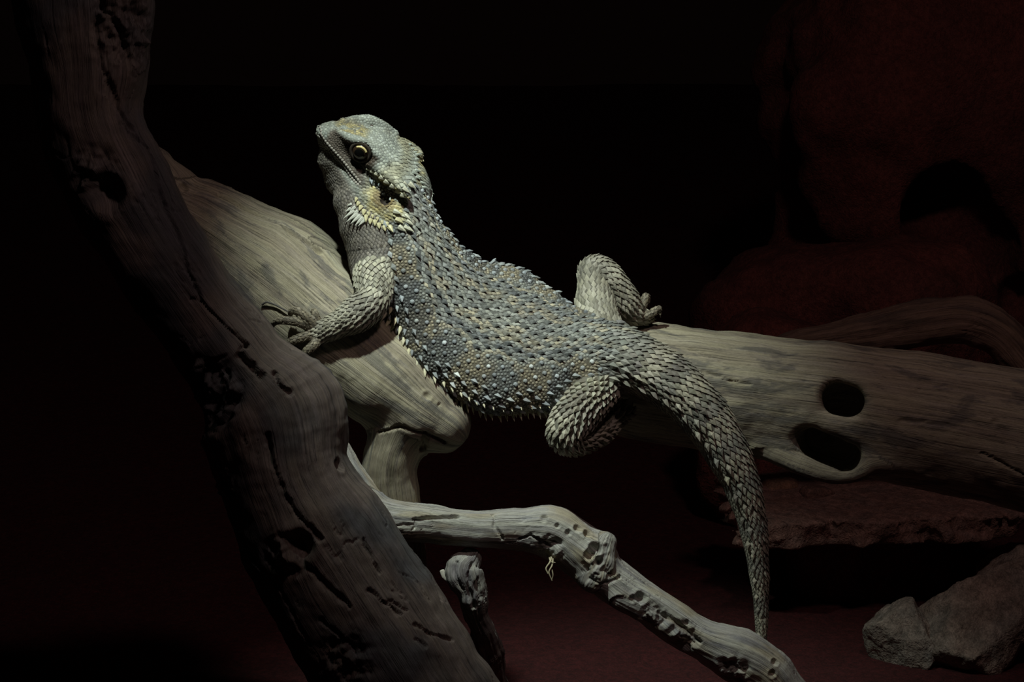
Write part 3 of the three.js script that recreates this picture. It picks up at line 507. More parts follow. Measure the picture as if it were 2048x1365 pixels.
// colours of the living skin (linear)
const SLATE = [0.235, 0.25, 0.235], TAN = [0.40, 0.345, 0.23], INK = [0.068, 0.073, 0.080], PALE = [0.29, 0.315, 0.285], YEL = [0.50, 0.42, 0.17], OLIVE = [0.40, 0.385, 0.27];
const neckEnd = spine.s[3 * 7], hipAt = spine.s[9 * 7];
const flankScale = (a, s) => lerp(a, a < .55 ? a * 1.72 : lerp(.946, 1.62, (a - .55) / 1.07), sstep(hipAt + 40, hipAt - 80, s));   // the granular flank reaches far up the body
function tint(p, q) {
  const [x, y, z] = p, n1 = fbm(x * .02, y * .02, z * .02, 3), n2 = nz(x * .05 + 3, y * .05, z * .05);
  if (headParts.includes(q)) {
    const [b, l, u] = headOf(x, y, z), al = Math.abs(l);
    let c = mix3(PALE, [0.235, 0.25, 0.22], sstep(-.1, .3, n1));
    const dE = Math.hypot((b - .43) / 1.25, (u - .05), (al - .2) * 0.7);                        // dark skin round the eye and before it
    c = mix3(c, [0.30, 0.26, 0.13], sstep(.2, .1, Math.abs(b - .26)) * sstep(.14, .06, al) * sstep(.0, .3, n2 + .3));  // speckled snout
    c = mix3(c, [0.12, 0.125, 0.11], sstep(.15, .4, nz(x * .16, y * .16, z * .16)) * sstep(.2, .1, Math.abs(b - .26)) * sstep(.14, .08, al) * .8);
    const lore = sstep(.06, .10, b) * sstep(.66, .5, b) * sstep(.085 + .1 * b, .05 + .08 * b, u) * sstep(-.085 - .3 * b, -.045 - .3 * b, u) * sstep(.04, .1, al);
    c = mix3(c, [0.085, 0.065, 0.05], lore * .92);
    c = mix3(c, [0.05, 0.035, 0.025], sstep(.17, .12, dE) * sstep(.125, .095, u));
    const cheek = sstep(.55, .68, b) * sstep(1.12, .98, b) * sstep(-.01, -.05, u) * sstep(-.36, -.28, u);
    c = mix3(c, mix3(YEL, OLIVE, sstep(-.2, .3, n2)), cheek * .75);
    const earD = Math.hypot(x - earAt[0], y - earAt[1], z - earAt[2]); c = mix3(c, [0.16, 0.11, 0.04], sstep(34, 16, earD) * .9);
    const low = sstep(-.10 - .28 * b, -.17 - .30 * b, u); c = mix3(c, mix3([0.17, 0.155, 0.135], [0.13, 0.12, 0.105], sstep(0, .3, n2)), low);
    c = mix3(c, YEL, .25 * sstep(.6, .7, b) * sstep(.95, .8, b) * sstep(.08, .03, Math.abs(u - .02)));
    return c;
  }
  if (q === gular) return mix3([0.19, 0.172, 0.148], [0.15, 0.137, 0.12], sstep(-.2, .2, n2));
  if (limbs.includes(q) || digits.includes(q)) {
    let c = mix3(digits.includes(q) ? [0.25, 0.22, 0.16] : [0.40, 0.39, 0.315], digits.includes(q) ? [0.2, 0.175, 0.13] : [0.31, 0.295, 0.235], sstep(-.2, .3, n1)); c = mix3(c, [0.2, 0.19, 0.16], .5 * sstep(.2, .5, nz(q.sv * .03, 4, 1)));
    return c;
  }
  const s = q.sv, a = Math.atan2(q.l / q.w, q.n / q.t), ra = Math.abs(a), aa = flankScale(ra, s);
  let c = mix3(SLATE, [0.30, 0.315, 0.285], sstep(-.15, .25, n1));
  const body = sstep(hipAt + 60, hipAt - 60, s);
  const w = s * 2 * Math.PI / 92, oval = aa - .42 - .12 * Math.sin(w), rim = sstep(.13, .03, Math.abs(Math.abs(oval) - .10)) * sstep(-.25, .2, n2 + .1);
  c = mix3(c, TAN, .65 * body * rim * sstep(40, 120, s));
  c = mix3(c, [0.13, 0.145, 0.155], .75 * body * sstep(.14, .04, Math.abs(aa - .68)) * sstep(-.3, .2, n1 + .1));
  const wav = aa - .93 - .10 * Math.sin(w + 1.2); c = mix3(c, [0.46, 0.41, 0.29], .7 * body * sstep(.06, .02, Math.abs(wav)) * sstep(60, 140, s));
  const fl = sstep(.95, 1.08, aa) * body;                                       // banded flank
  const band = Math.sin(s * .058 + 0.9 * n1 + aa * 1.2);
  c = mix3(c, mix3([0.30, 0.26, 0.175], [0.17, 0.18, 0.175], sstep(-.2, .6, band)), fl * .85);
  const sh = Math.hypot((s - (neckEnd + 75)) / 75, (aa - 1.32) / .42); c = mix3(c, INK, sstep(.06, -.06, sh - .75 + 1.3 * fbm(x * .045, y * .045, z * .045, 3)) * .7 * body);   // ragged blue-black blotches of the shoulder
  c = mix3(c, INK, .6 * fl * sstep(.05, .3, fbm(x * .03 + 9, y * .03, z * .03, 2)));
  c = mix3(c, [0.17, 0.175, 0.165], .7 * sstep(neckEnd - 20, neckEnd - 110, s) * sstep(.5, .2, aa));
  if (s > hipAt - 40) { const tb = Math.sin(s * .075 + n1); c = mix3(c, mix3([0.34, 0.325, 0.26], [0.20, 0.195, 0.165], sstep(-.3, .5, tb)), sstep(hipAt - 40, hipAt + 60, s) ); }
  return c;
}
const lizBase = PW(1010, 760, -70);
const lizard = thing('bearded_dragon', 'grey spiny bearded dragon with raised head clinging to the pale log', 'lizard', lizBase);
const SKIN = new THREE.MeshStandardMaterial({ roughness: 0.75, vertexColors: true, bumpMap: grit, bumpScale: 0.0002 });
{
  const geos = [trunkMesh, headMesh].map(m => {
    const N = m.pos.length / 3, C = new Float32Array(N * 3), uv = new Float32Array(N * 2);
    for (let i = 0; i < N; i++) {
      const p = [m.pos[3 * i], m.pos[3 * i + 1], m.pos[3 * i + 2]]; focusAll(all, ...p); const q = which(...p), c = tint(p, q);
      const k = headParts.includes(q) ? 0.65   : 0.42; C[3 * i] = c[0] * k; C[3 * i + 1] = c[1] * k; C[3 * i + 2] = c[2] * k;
      const hb = headOf(...p), er = Math.hypot((p[0] - earIn[0]) / 10.5, (p[1] - earIn[1]) / 14.5, (p[2] - earIn[2]) / 15);
      if (er < 1.12) C.set([0.02, 0.012, 0.008], 3 * i);
      uv[2 * i] = p[0] / 120; uv[2 * i + 1] = p[1] / 120;
    }
    // groove of the mouth
    const nr = normalsOf(m);
    if (m === headMesh) for (let i = 0; i < N; i++) { const p = [m.pos[3 * i], m.pos[3 * i + 1], m.pos[3 * i + 2]]; for (const ln of mouth) { const d = toLine(p, ln); if (d < 5) { const v = 3.2 * (1 - d / 5); for (let k = 0; k < 3; k++) m.pos[3 * i + k] -= nr[3 * i + k] * v; } } }
    m.nr = nr; m.focus = 0;
    const g = geoOf(m.pos, m.idx, lizBase); g.setAttribute('color', new THREE.BufferAttribute(C, 3)); g.setAttribute('uv', new THREE.BufferAttribute(uv, 2)); return g;
  });
  part('body', mergeGeometries(geos), SKIN, lizard);
  lastFocus = [1e9, 0, 0]; for (const q of all) q.all();
}
stage('lizard body');

// scale shapes: x towards the tail, z outward
function shape(v, f) { const g = new THREE.BufferGeometry(), p = []; for (const t of f) for (const k of t) p.push(...v[k]); g.setAttribute('position', new THREE.Float32BufferAttribute(p, 3)); g.computeVertexNormals(); return g; }
const keeled = (tip, keel) => shape([[-.55, 0, .0], [-.05, -.5, .02], [.66, 0, tip], [-.05, .5, .02], [.08, 0, keel], [-.55, 0, -.3], [0, -.5, -.3], [.4, 0, -.3], [0, .5, -.3]],
  [[0, 1, 4], [1, 2, 4], [2, 3, 4], [3, 0, 4], [1, 6, 7], [1, 7, 2], [3, 2, 7], [3, 7, 8], [0, 5, 6], [0, 6, 1], [0, 3, 8], [0, 8, 5]]);
function dome(h, n = 7) { const v = [[0.03, 0, h]], f = []; for (let i = 0; i < n; i++) { const a = i / n * 2 * Math.PI; v.push([.32 * Math.cos(a), .32 * Math.sin(a), h * .8], [.5 * Math.cos(a), .5 * Math.sin(a), .02], [.5 * Math.cos(a), .5 * Math.sin(a), -.25]); } for (let i = 0; i < n; i++) { const a = 1 + 3 * i, b = 1 + 3 * ((i + 1) % n); f.push([0, a, b], [a, a + 1, b + 1], [a, b + 1, b], [a + 1, a + 2, b + 2], [a + 1, b + 2, b + 1]); } return shape(v, f); }
function thorn(n = 7) { // base at the origin, along +z, unit length and unit base width
  const v = [], f = [], rr = [[-.15, .5], [0.02, .5], [.35, .38], [.7, .18], [1, .0]]; rr.forEach(([z, r]) => { for (let i = 0; i < n; i++) { const a = i / n * 2 * Math.PI; v.push([r * Math.cos(a) + .10 * z * z, r * Math.sin(a), z]); } });
  for (let k = 0; k < rr.length - 1; k++) for (let i = 0; i < n; i++) { const a = k * n + i, b = k * n + (i + 1) % n; f.push([a, b, b + n], [a, b + n, a + n]); } return shape(v, f);
}
const SHAPES = { flat: keeled(.16, .14), keel: keeled(.34, .26), tall: keeled(.62, .55), bead: dome(.2), knob: dome(.42), plate: dome(.12, 6) };
const THORN = thorn();
const R3 = (() => { const a = toW(1, 0, 0).sub(toW(0, 0, 0)).divideScalar(U), b = toW(0, 1, 0).sub(toW(0, 0, 0)).divideScalar(U), c = toW(0, 0, 1).sub(toW(0, 0, 0)).divideScalar(U); return new THREE.Matrix4().makeBasis(a, b, c); })();
function place(p, n, t, sx, sy, sz) { // units, normal, tailward direction -> matrix in the lizard's frame
  const Z = new THREE.Vector3(...n).normalize(), X = new THREE.Vector3(...t); X.addScaledVector(Z, -X.dot(Z)); if (X.lengthSq() < 1e-6) X.set(1, 0, 0).addScaledVector(Z, -Z.x); X.normalize();
  const Y = new THREE.Vector3().crossVectors(Z, X), m = new THREE.Matrix4().makeBasis(X, Y, Z).premultiply(R3), w = toW(...p).sub(lizBase);
  return m.scale(new THREE.Vector3(sx * U, sy * U, sz * U)).setPosition(w);
}
// candidates on both meshes
const cand = [];
for (const [m, dens] of [[trunkMesh, 0.42], [headMesh, 0.85]]) {
  const { pos, idx, nr } = m;
  for (let i = 0; i < idx.length; i += 3) {
    const a = idx[i] * 3, b = idx[i + 1] * 3, c = idx[i + 2] * 3;
    const ux = pos[b] - pos[a], uy = pos[b + 1] - pos[a + 1], uz = pos[b + 2] - pos[a + 2], vx = pos[c] - pos[a], vy = pos[c + 1] - pos[a + 1], vz = pos[c + 2] - pos[a + 2];
    const ar = 0.5 * Math.hypot(uy * vz - uz * vy, uz * vx - ux * vz, ux * vy - uy * vx); let k = ar * dens; k = Math.floor(k) + (rnd() < k - Math.floor(k) ? 1 : 0);
    if (nr[a + 2] < -0.75) continue;
    while (k--) {
      let u = rnd(), v = rnd(); if (u + v > 1) { u = 1 - u; v = 1 - v; }
      const p = [pos[a] + u * ux + v * vx, pos[a + 1] + u * uy + v * vy, pos[a + 2] + u * uz + v * vz]; const hb = headBall(...p);
      if (m === trunkMesh ? hb < 0 : hb >= 0) continue;
      cand.push({ p, n: [nr[a], nr[a + 1], nr[a + 2]] });
    }
  }
}
stage('candidates ' + cand.length);
for (const c of cand) {
  focusAll(all, ...c.p); const q = which(...c.p); c.q = q; c.sv = q.sv; c.a = Math.atan2(q.l / q.w, q.n / q.t);
  const A = q.A[Math.round(q.bi + q.bt)]; c.t = [A.x, A.y, A.z]; c.col = tint(c.p, q);
  c.head = headParts.includes(q); c.h = c.head ? headOf(...c.p) : null; c.skip = false; c.big = 0;
  const aa = q === spine ? flankScale(Math.abs(c.a), q.sv) : Math.abs(c.a);
  if (c.head) {
    const [b, l, u] = c.h; c.ord = b * HS + 1000; c.t = HF.map(v => -v);
    c.r = 5.2; c.kind = 'plate';
    if (b > .5 && u > -.06) { c.r = lerp(5.6, 9, sstep(.5, .95, b)); c.kind = b > .72 ? 'flat' : 'plate'; }
    if (u < -.05 && b > .5) { c.r = 6.4; c.kind = 'flat'; }
    if (u < -.3 - .1 * b) { c.r = 6; c.kind = 'flat'; }
    if (u < .09 && u > -.06 && b > .1 && b < .5) { c.r = 4; c.kind = 'bead'; }
    if (b < .12) c.r = 5.5;
    const ml = Math.min(...mouth.map(m => toLine(c.p, m))); if (ml < 3.2) c.skip = true;
    if (Math.hypot((c.p[0] - earIn[0]) / 12, (c.p[1] - earIn[1]) / 16, (c.p[2] - earIn[2]) / 17) < 1.12) c.skip = true;
    const ex = Math.hypot(c.p[0] - EYE[0] - HL[0] * 12, c.p[1] - EYE[1] - HL[1] * 12, c.p[2] - EYE[2] - HL[2] * 12); if (ex < 23.5) c.skip = true;
  } else if (q === gular) { c.ord = c.sv + 3000; c.r = 6; c.kind = 'flat'; }
  else if (limbs.includes(q)) { c.ord = c.sv + 5000 + 2000 * limbs.indexOf(q); c.r = 10.5; c.kind = 'keel'; if (q.n < -5 && q === armL) { c.r = 8; c.kind = 'flat'; } if (q === legL) { c.r = 11.5; c.kind = 'tall'; } if (q === legR && q.sv < 130 && nz(c.p[0] * .05, c.p[1] * .05, 2) < .1) c.kind = 'flat'; if (q === armL && q.sv > 165) c.r = 8; }
  else if (digits.includes(q)) { c.ord = c.sv + 20000 + 500 * digits.indexOf(q); c.r = 6; c.kind = 'flat'; }
  else {
    c.ord = c.sv; const s = c.sv;
    c.r = lerp(6.4, 7.4, sstep(60, 220, s)); c.kind = aa < .95 ? 'flat' : 'bead';
    if (aa > .95) c.r = 6;
    if (s > hipAt - 60) { const k = sstep(hipAt - 60, hipAt + 40, s); c.r = lerp(c.r, 12, k) * lerp(1, .62, sstep(hipAt + 200, hipAt + 620, s)); c.kind = aa < 1.35 ? 'keel' : 'flat'; if (aa > 1.4) c.r *= .7; }
    if (aa > 1.75) c.r = Math.min(c.r, 7);
  }
}
lastFocus = [1e9, 0, 0]; for (const q of all) q.all();
cand.sort((a, b) => a.ord - b.ord);
const grid = new Map(), key = (x, y, z) => (Math.floor(x / 14) + 512) * 1048576 + (Math.floor(y / 14) + 512) * 1024 + Math.floor(z / 14) + 512;
const put = c => { const k = key(...c.p); if (!grid.has(k)) grid.set(k, []); grid.get(k).push(c); };
const clash = (c, r, bigOnly) => { for (let i = -2; i <= 2; i++) for (let j = -2; j <= 2; j++) for (let l = -2; l <= 2; l++) { const g = grid.get(key(c.p[0] + 14 * i, c.p[1] + 14 * j, c.p[2] + 14 * l)); if (g) for (const o of g) { const d2 = (c.p[0] - o.p[0]) ** 2 + (c.p[1] - o.p[1]) ** 2 + (c.p[2] - o.p[2]) ** 2; const rr = bigOnly ? r : (r + o.r) / 2; if (d2 < rr * rr) return true; } } return false; };
const kept = [];
// first the larger spiny scales in loose rows
for (const c of cand) {
  if (c.skip || c.head || c.q === gular || digits.includes(c.q) || limbs.includes(c.q)) continue;
  const s = c.sv, aa = flankScale(Math.abs(c.a), s); if (aa > 1.62) continue;
  const sp = s > hipAt - 30 ? 26   : 20.5 + 3 * nz(c.p[0] * .03, c.p[1] * .03, 1);
  if (clash(c, sp, true)) continue;
  const o = { ...c, r: s > hipAt - 30 ? 13 * lerp(1, .7, sstep(hipAt + 200, hipAt + 620, s))   : 9.8, big: 1 };
  if (s > hipAt - 30) { o.kind = aa > .8 ? 'tall' : 'keel'; }
  else if (aa < .95) { o.kind = 'tall'; const d = sstep(.45, .7, aa); o.col = mix3(c.col, [0.10, 0.11, 0.12], .35 + .4 * d); }
  else { o.kind = aa > 1.25 ? 'tall' : 'knob'; o.r = aa > 1.25 ? 10 : 9.5; o.col = mix3(c.col, rnd() < .12 ? [0.62, 0.68, 0.70] : [0.30, 0.34, 0.37], .75); }
  kept.push(o); put(o);
}
for (const c of cand) { if (c.skip || clash(c, c.r)) continue; kept.push(c); put(c); }
stage('scales ' + kept.length);

const SCALE = new THREE.MeshStandardMaterial({ roughness: 0.62 });
const tone = c => { const k = 0.62 + 0.66 * rnd(); return [c[0] * k, c[1] * k, c[2] * k * (0.96 + .08 * rnd())]; };
// thorns set one by one
const thorns = []; // { p, n, len, wid, col }
const BONE = [0.50, 0.50, 0.40], BUFF = [0.50, 0.46, 0.28], ICE = [0.46, 0.49, 0.44];
const spike = (px, py, tx, ty, wid, col, lean = .35) => { // root seen at px,py, tip towards tx,ty
  const p = cast(skin, px, py); if (!p) return; const n = gradOf(skin, ...p), d = [tx - px, py - ty], L = Math.hypot(...d);
  const dir = new THREE.Vector3(d[0] / L, d[1] / L, 0).addScaledVector(new THREE.Vector3(...n), lean).normalize(), fore = Math.hypot(dir.x, dir.y);
  thorns.push({ p, dir, len: L / Math.max(fore, .5), wid, col });
};
// beard fringe along the jaw, cheek, temple and nape
for (const [a, b, c, d, w] of [[700, 418, 691, 425, 7], [705, 424, 688, 440, 8], [712, 430, 694, 447, 9], [718, 434, 702, 450, 9], [724, 438, 710, 452, 9], [729, 441, 716, 453, 8], [702, 409, 694, 412, 6], [709, 416, 700, 424, 8], [714, 424, 706, 431, 8]]) spike(a, b, c, d, w, ICE);
for (const [a, b, c, d, w] of [[717, 407, 714, 413, 10], [722, 415, 719, 422, 11], [728, 423, 726, 431, 11], [732, 434, 731, 445, 10], [741, 441, 739, 449, 10], [750, 444, 749, 452, 11], [758, 450, 758, 458, 11], [769, 455, 770, 463, 11], [780, 455, 786, 465, 11], [713, 398, 711, 405, 8], [737, 427, 737, 432, 9], [745, 432, 745, 437, 8], [755, 437, 755, 442, 8], [764, 444, 765, 449, 8], [774, 447, 776, 453, 8]]) spike(a, b, c, d, w, BUFF, .8);
for (const [a, b, c, d, w, k] of [[790, 423, 803, 428, 11, BONE], [794, 440, 807, 446, 12, BUFF], [800, 455, 812, 464, 12, BONE], [812, 455, 829, 464, 12, BONE], [816, 443, 828, 452, 9, BONE], [812, 432, 822, 442, 8, BONE], [806, 432, 813, 436, 6, BONE], [788, 432, 792, 436, 6, BUFF]]) spike(a, b, c, d, w, k, .3);
for (const [a, b, c, d, w] of [[735, 337, 742, 342, 8], [743, 342, 751, 347, 9], [751, 347, 760, 352, 10], [761, 354, 770, 360, 11], [771, 362, 781, 369, 12], [783, 371, 794, 378, 12], [794, 381, 806, 388, 12], [804, 389, 819, 394, 12], [808, 378, 819, 387, 11], [820, 369, 831, 379, 12], [796, 374, 803, 380, 8], [808, 366, 814, 372, 8]]) spike(a, b, c, d, w, BONE, .12);
for (const [a, b, c, d, w] of [[819, 289, 825, 287, 6], [824, 298, 831, 297, 6], [829, 305, 837, 303, 6], [832, 310, 845, 308, 7], [832, 318, 840, 319, 6], [830, 328, 838, 328, 7], [832, 341, 842, 343, 8], [836, 354, 846, 355, 7], [842, 365, 852, 368, 7], [846, 375, 857, 375, 7], [846, 386, 853, 387, 6], [848, 398, 854, 400, 6], [833, 355, 841, 359, 9], [826, 345, 834, 350, 9], [826, 360, 834, 366, 9]]) spike(a, b, c, d, w, PALE, .2);
// fringe along the flank
{
  for (const [row, da] of [[0, -1.66], [1, -1.50], [2, -1.80]]) {
    let acc = 0; const s0 = spine.s[3 * 7] - 30, s1 = spine.s[8 * 7] - 20, gap = [10.5, 15, 13][row];
    for (let s = s0 + row * 5; s < s1; s += gap * (0.85 + .3 * rnd())) {
      let i = 0; while (spine.s[i + 1] < s) i++; const t = (s - spine.s[i]) / (spine.s[i + 1] - spine.s[i]), A = spine.S[i], B = spine.S[i + 1];
      const c = [0, 1, 2].map(k => lerp(A[k], B[k], t)), N = spine.N[i].clone().lerp(spine.N[i + 1], t), Lr = spine.L[i].clone().lerp(spine.L[i + 1], t), Ax = spine.A[i].clone().lerp(spine.A[i + 1], t);
      const dir = N.clone().multiplyScalar(Math.cos(da)).addScaledVector(Lr, Math.sin(da)).normalize();
      let r = 20; for (let g = 0; g < 90; g++) { const v = skin(c[0] + dir.x * r, c[1] + dir.y * r, c[2] + dir.z * r); if (v > -0.5) break; r += Math.max(-v * .7, .5); }
      const p = [c[0] + dir.x * r, c[1] + dir.y * r, c[2] + dir.z * r], k = sstep(s0 - 20, s0 + 40, s), fade = lerp(1, .62, sstep(s0 + 170, s0 + 260, s));
      const d = dir.clone().addScaledVector(Ax, .38).addScaledVector(N, row === 1 ? .2 : -.05).normalize();
      if (p[2] < -40 || r > lerp(A[3], B[3], t) * 1.08 + 4 || limbs.some(q => q.eval(...p) < 10)) continue;
      thorns.push({ p, dir: d, len: [26, 17, 17][row] * fade * (0.85 + .3 * rnd()), wid: [11, 9, 8.5][row] * fade, col: mix3([0.60, 0.55, 0.36], [0.62, 0.61, 0.48], rnd()) });
    }
  }
}
{
  // fewer distinct materials: round the fringe tones
  const mats = {};
  for (const t of thorns) {
    const q = t.col.map(v => Math.round(v * 60) / 60), k = q.join(); mats[k] ??= new THREE.MeshStandardMaterial({ roughness: .5, color: new THREE.Color().setRGB(...q) });
    const m = new THREE.Mesh(THORN, mats[k]); m.name = 'spine'; m.castShadow = m.receiveShadow = true;
    const nn = [t.dir.x, t.dir.y, t.dir.z]; m.applyMatrix4(place(t.p, nn, [1, -.6, 0], t.wid, t.wid, t.len)); lizard.add(m);
  }
}
// scales: the largest 300 singly, the rest together
const size = { flat: [1.32, 1.12, 1], keel: [1.42, 1.15, 1], tall: [1.35, 1.1, 1], bead: [.98, .98, 1], knob: [1.05, 1.05, 1], plate: [1.05, 1.02, 1] };
for (const c of kept) { const z = size[c.kind], j = 0.92 + .16 * rnd(); c.m = place(c.p, c.n, c.t, c.r * z[0] * j, c.r * z[1] * j, c.r * j); c.tone = tone(c.col); }
const ranked = kept.filter(c => c.n[2] > .15).sort((a, b) => b.r - a.r), single = new Set(ranked.slice(0, 300));
{
  const mats = {};
  for (const c of single) {
    const q = c.tone.map(v => (Math.round(Math.sqrt(v) * 70) / 70) ** 2), k = q.join(); mats[k] ??= new THREE.MeshStandardMaterial({ roughness: .62, color: new THREE.Color().setRGB(...q) });
    const m = new THREE.Mesh(SHAPES[c.kind], mats[k]); m.name = 'scale'; m.castShadow = m.receiveShadow = true; m.applyMatrix4(c.m); lizard.add(m);
  }
  for (const k of Object.keys(SHAPES)) {
    const list = kept.filter(c => c.kind === k && !single.has(c)); if (!list.length) continue;
    const im = new THREE.InstancedMesh(SHAPES[k], SCALE, list.length), cc = new THREE.Color(); im.name = 'scale_cover'; im.userData.kind = 'stuff'; im.castShadow = im.receiveShadow = true;
    list.forEach((c, i) => { im.setMatrixAt(i, c.m); im.setColorAt(i, cc.setRGB(...c.tone)); }); lizard.add(im);
  }
}
// lips: a row of shields above and below the mouth
{
  const mat = [0.30, 0.34, 0.27].map(v => new THREE.MeshStandardMaterial({ roughness: .6, color: new THREE.Color().setRGB(v * 1.05, v, v * .9) }));
  const g = dome(.25, 6), ln = mouth[0], tot = []; let L = 0; for (let i = 0; i < ln.length - 1; i++) { tot.push(L); L += Math.hypot(...[0, 1, 2].map(k => ln[i + 1][k] - ln[i][k])); } tot.push(L);
  for (let s = 4; s < L; s += 6.2) for (const side of [1, -1]) {
    let i = 0; while (i < ln.length - 2 && tot[i + 1] < s) i++; const t = (s - tot[i]) / (tot[i + 1] - tot[i]), c = [0, 1, 2].map(k => lerp(ln[i][k], ln[i + 1][k], t) + HU[k] * side * 4.6), tg = [0, 1, 2].map(k => ln[i + 1][k] - ln[i][k]);
    let n = gradOf(skin, ...c), p = c; for (let k = 0; k < 4; k++) { const v = skin(...p); n = gradOf(skin, ...p); p = [p[0] - n[0] * v, p[1] - n[1] * v, p[2] - n[2] * v]; }
    const m = part('lip_scale', g, mat[Math.floor(rnd() * 3)], lizard); m.applyMatrix4(place(p, n, tg, 6.8, 6.4, 8));
  }
}
// eyes
for (const [E, k] of [[EYE, 1], [EYE2, -1]]) {
  const dir = new THREE.Vector3(HL[0] * k + HF[0] * .15 + HU[0] * .08, HL[1] * k + HF[1] * .15 + HU[1] * .08, HL[2] * k + HF[2] * .15 + HU[2] * .08).normalize();
  const M = place(E, [dir.x, dir.y, dir.z], HU, EYE_R, EYE_R, EYE_R);
  const eye = part('eye', new THREE.SphereGeometry(1, 40, 28), new THREE.MeshPhysicalMaterial({ color: new THREE.Color().setRGB(.035, .022, .014), roughness: .25 }), lizard, 'dark brown eye'); eye.applyMatrix4(M);
  const capG = (a0, a1, r) => { const g = new THREE.SphereGeometry(r, 40, 12, 0, Math.PI * 2, a0, a1 - a0); g.rotateX(Math.PI / 2); return g; };
  part('iris', capG(.5, .82, 1.015), new THREE.MeshPhysicalMaterial({ color: new THREE.Color().setRGB(.03, .018, .010), roughness: .3 }), eye);
  part('pupil', capG(0, .56, 1.03), new THREE.MeshPhysicalMaterial({ color: new THREE.Color().setRGB(.004, .004, .004), roughness: .15 }), eye);
  // lids: x of the frame points to the top of the head
  const lid = new THREE.TorusGeometry(.70, .13, 10, 30, 1.7); lid.rotateZ(-.85); lid.translate(0, 0, .72);
  part('eyelid', lid, new THREE.MeshStandardMaterial({ color: new THREE.Color().setRGB(.52, .44, .20), roughness: .6 }), eye, 'golden rim of the eyelid');
  const low = new THREE.TorusGeometry(1.02, .2, 10, 40); low.translate(0, 0, .42);
  part('eyelid', low, new THREE.MeshStandardMaterial({ color: new THREE.Color().setRGB(.03, .021, .015), roughness: .8 }), eye, 'dark wrinkled eyelid');
}
// claws
{
  const mat = new THREE.MeshStandardMaterial({ color: new THREE.Color().setRGB(.05, .04, .03), roughness: .4 });
  for (const q of digits) {
    const e = q.S[q.m - 1], f = q.A[q.m - 1], d = [f.x, f.y, f.z], m = part('claw', THORN, mat, lizard); m.applyMatrix4(place([e[0], e[1], e[2]], d, [0, -1, -1], 5, 5, 13));
  }
}
stage('lizard');

// ───────────────────────── small things ─────────────────────────
function strand(pts, r0, r1, base) { // thin tapering fibre through points in units
  const c = new THREE.CatmullRomCurve3(pts.map(p => toW(...p).sub(base))), n = 24, k = 6, pos = [], idx = [], f = c.computeFrenetFrames(n);
  for (let i = 0; i <= n; i++) { const p = c.getPointAt(i / n), r = lerp(r0, r1, i / n) * U; for (let j = 0; j < k; j++) { const a = j / k * 2 * Math.PI; pos.push(...p.clone().addScaledVector(f.normals[i], Math.cos(a) * r).addScaledVector(f.binormals[i], Math.sin(a) * r).toArray()); } }
  for (let i = 0; i < n; i++) for (let j = 0; j < k; j++) { const a = i * k + j, b = i * k + (j + 1) % k; idx.push(a, b, b + k, a, b + k, a + k); }
  const g = new THREE.BufferGeometry(); g.setAttribute('position', new THREE.Float32BufferAttribute(pos, 3)); g.setIndex(idx); g.computeVertexNormals(); return g;
}
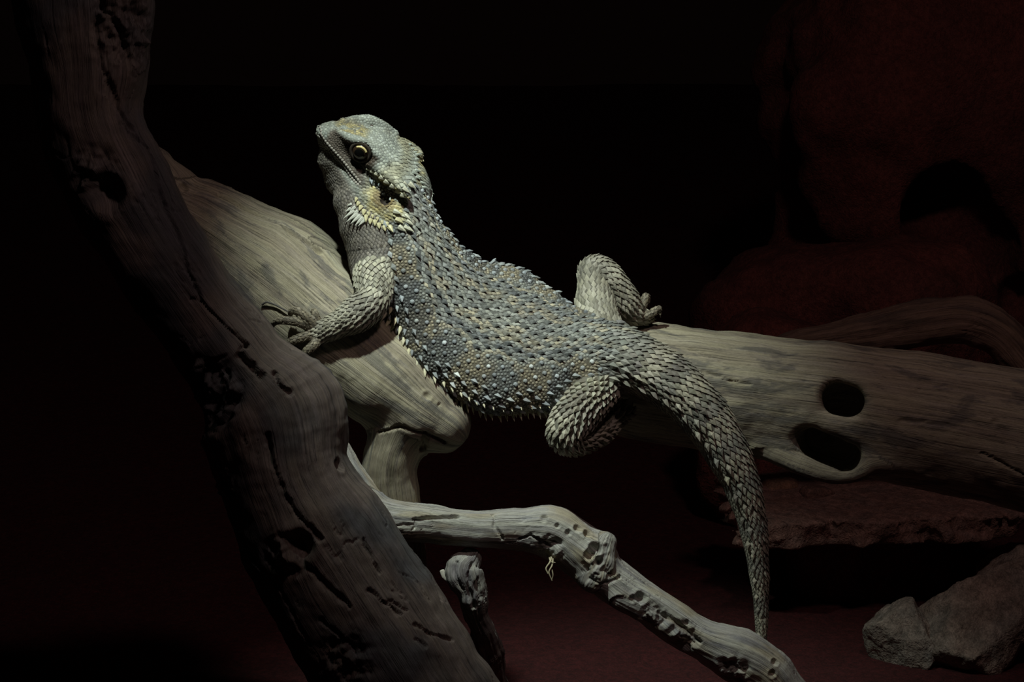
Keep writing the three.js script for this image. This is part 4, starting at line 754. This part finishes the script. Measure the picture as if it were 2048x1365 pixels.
{
  const onLog = [[524, 611], [533, 606], [548, 610], [564, 618], [582, 627], [600, 634]].map(([x, y], i) => { const p = cast(logSolid, x, y); return [p[0], p[1] + 1, p[2] + (i && i < 5 ? 4.5 : 2)]; });
  const base = toW(...onLog[5]);
  piece('plant_fibre', strand(onLog, 2.0, 1.4, base), new THREE.MeshStandardMaterial({ color: new THREE.Color().setRGB(.09, .085, .08), roughness: .8 }), 'thin dark curled fibre lying on the pale log beside the lizard\'s fingers', 'fibre', base);
  const b2 = toW(...P(1103, 1112, 60)), t = thing('bark_shred', 'pale frayed shred of bark hanging under the knotty thin branch', 'bark', b2), m = new THREE.MeshStandardMaterial({ color: new THREE.Color().setRGB(.42, .38, .26), roughness: .8 });
  for (const [rows, r0, r1] of [[[[1104, 1110, 62], [1100, 1125, 86], [1092, 1138, 92], [1096, 1148, 92]], 2.6, 1.4], [[[1106, 1110, 60], [1104, 1132, 90], [1098, 1145, 94], [1104, 1162, 92]], 2.2, 1.2], [[[1098, 1112, 62], [1102, 1124, 88], [1111, 1126, 92]], 1.6, .8], [[[1104, 1140, 90], [1106, 1152, 90], [1104, 1160, 88]], 1.6, .8]]) part('strip', strand(rows.map(p => P(...p)), r0, r1, b2), m, t);
}
// the two lamps above the picture
function lamp(name, label, at, aim, r, col, glow) {
  const t = thing(name, label, 'lamp', at), d = aim.clone().sub(at).normalize(), q = new THREE.Quaternion().setFromUnitVectors(new THREE.Vector3(0, -1, 0), d);
  const shade = new THREE.LatheGeometry([[.35, 1.9], [.45, 1.8], [.55, 1.1], [1, .12], [1, .05], [.96, .05], [.96, .12], [.5, 1.08], [.35, 1.6]].map(([x, y]) => new THREE.Vector2(x * r, y * r)), 40);
  const g = new THREE.Group(); t.quaternion.copy(q);
  part('shade', shade, new THREE.MeshStandardMaterial({ color: 0x151515, roughness: .5, metalness: .4, side: THREE.DoubleSide }), t);
  const b = part('bulb', new THREE.SphereGeometry(r * .5, 24, 16), new THREE.MeshStandardMaterial({ color: 0x222222, emissive: col, emissiveIntensity: glow, roughness: .3 }), t); b.position.y = r * .62;
  const cord = part('cord', new THREE.CylinderGeometry(.004, .004, .22, 10), new THREE.MeshStandardMaterial({ color: 0x0a0a0a, roughness: .7 }), t); cord.position.y = r * 1.9 + .1;
}
lamp('spot_lamp', 'black basking spot lamp with a white bulb above the lizard', SPOT_POS.clone().add(SPOT_POS.clone().sub(SPOT_AT).normalize().multiplyScalar(.012)), SPOT_AT, .05, new THREE.Color().setRGB(.9, 1, .89), 1.5);
lamp('heat_lamp', 'black heat lamp with a dim reddish bulb above the rocks', HEAT_POS.clone().add(new THREE.Vector3(0, .03, 0)), HEAT_POS.clone().add(new THREE.Vector3(0, -1, 0)), .05, new THREE.Color().setRGB(1, .5, .45), .4);
renderer.render(scene, camera);
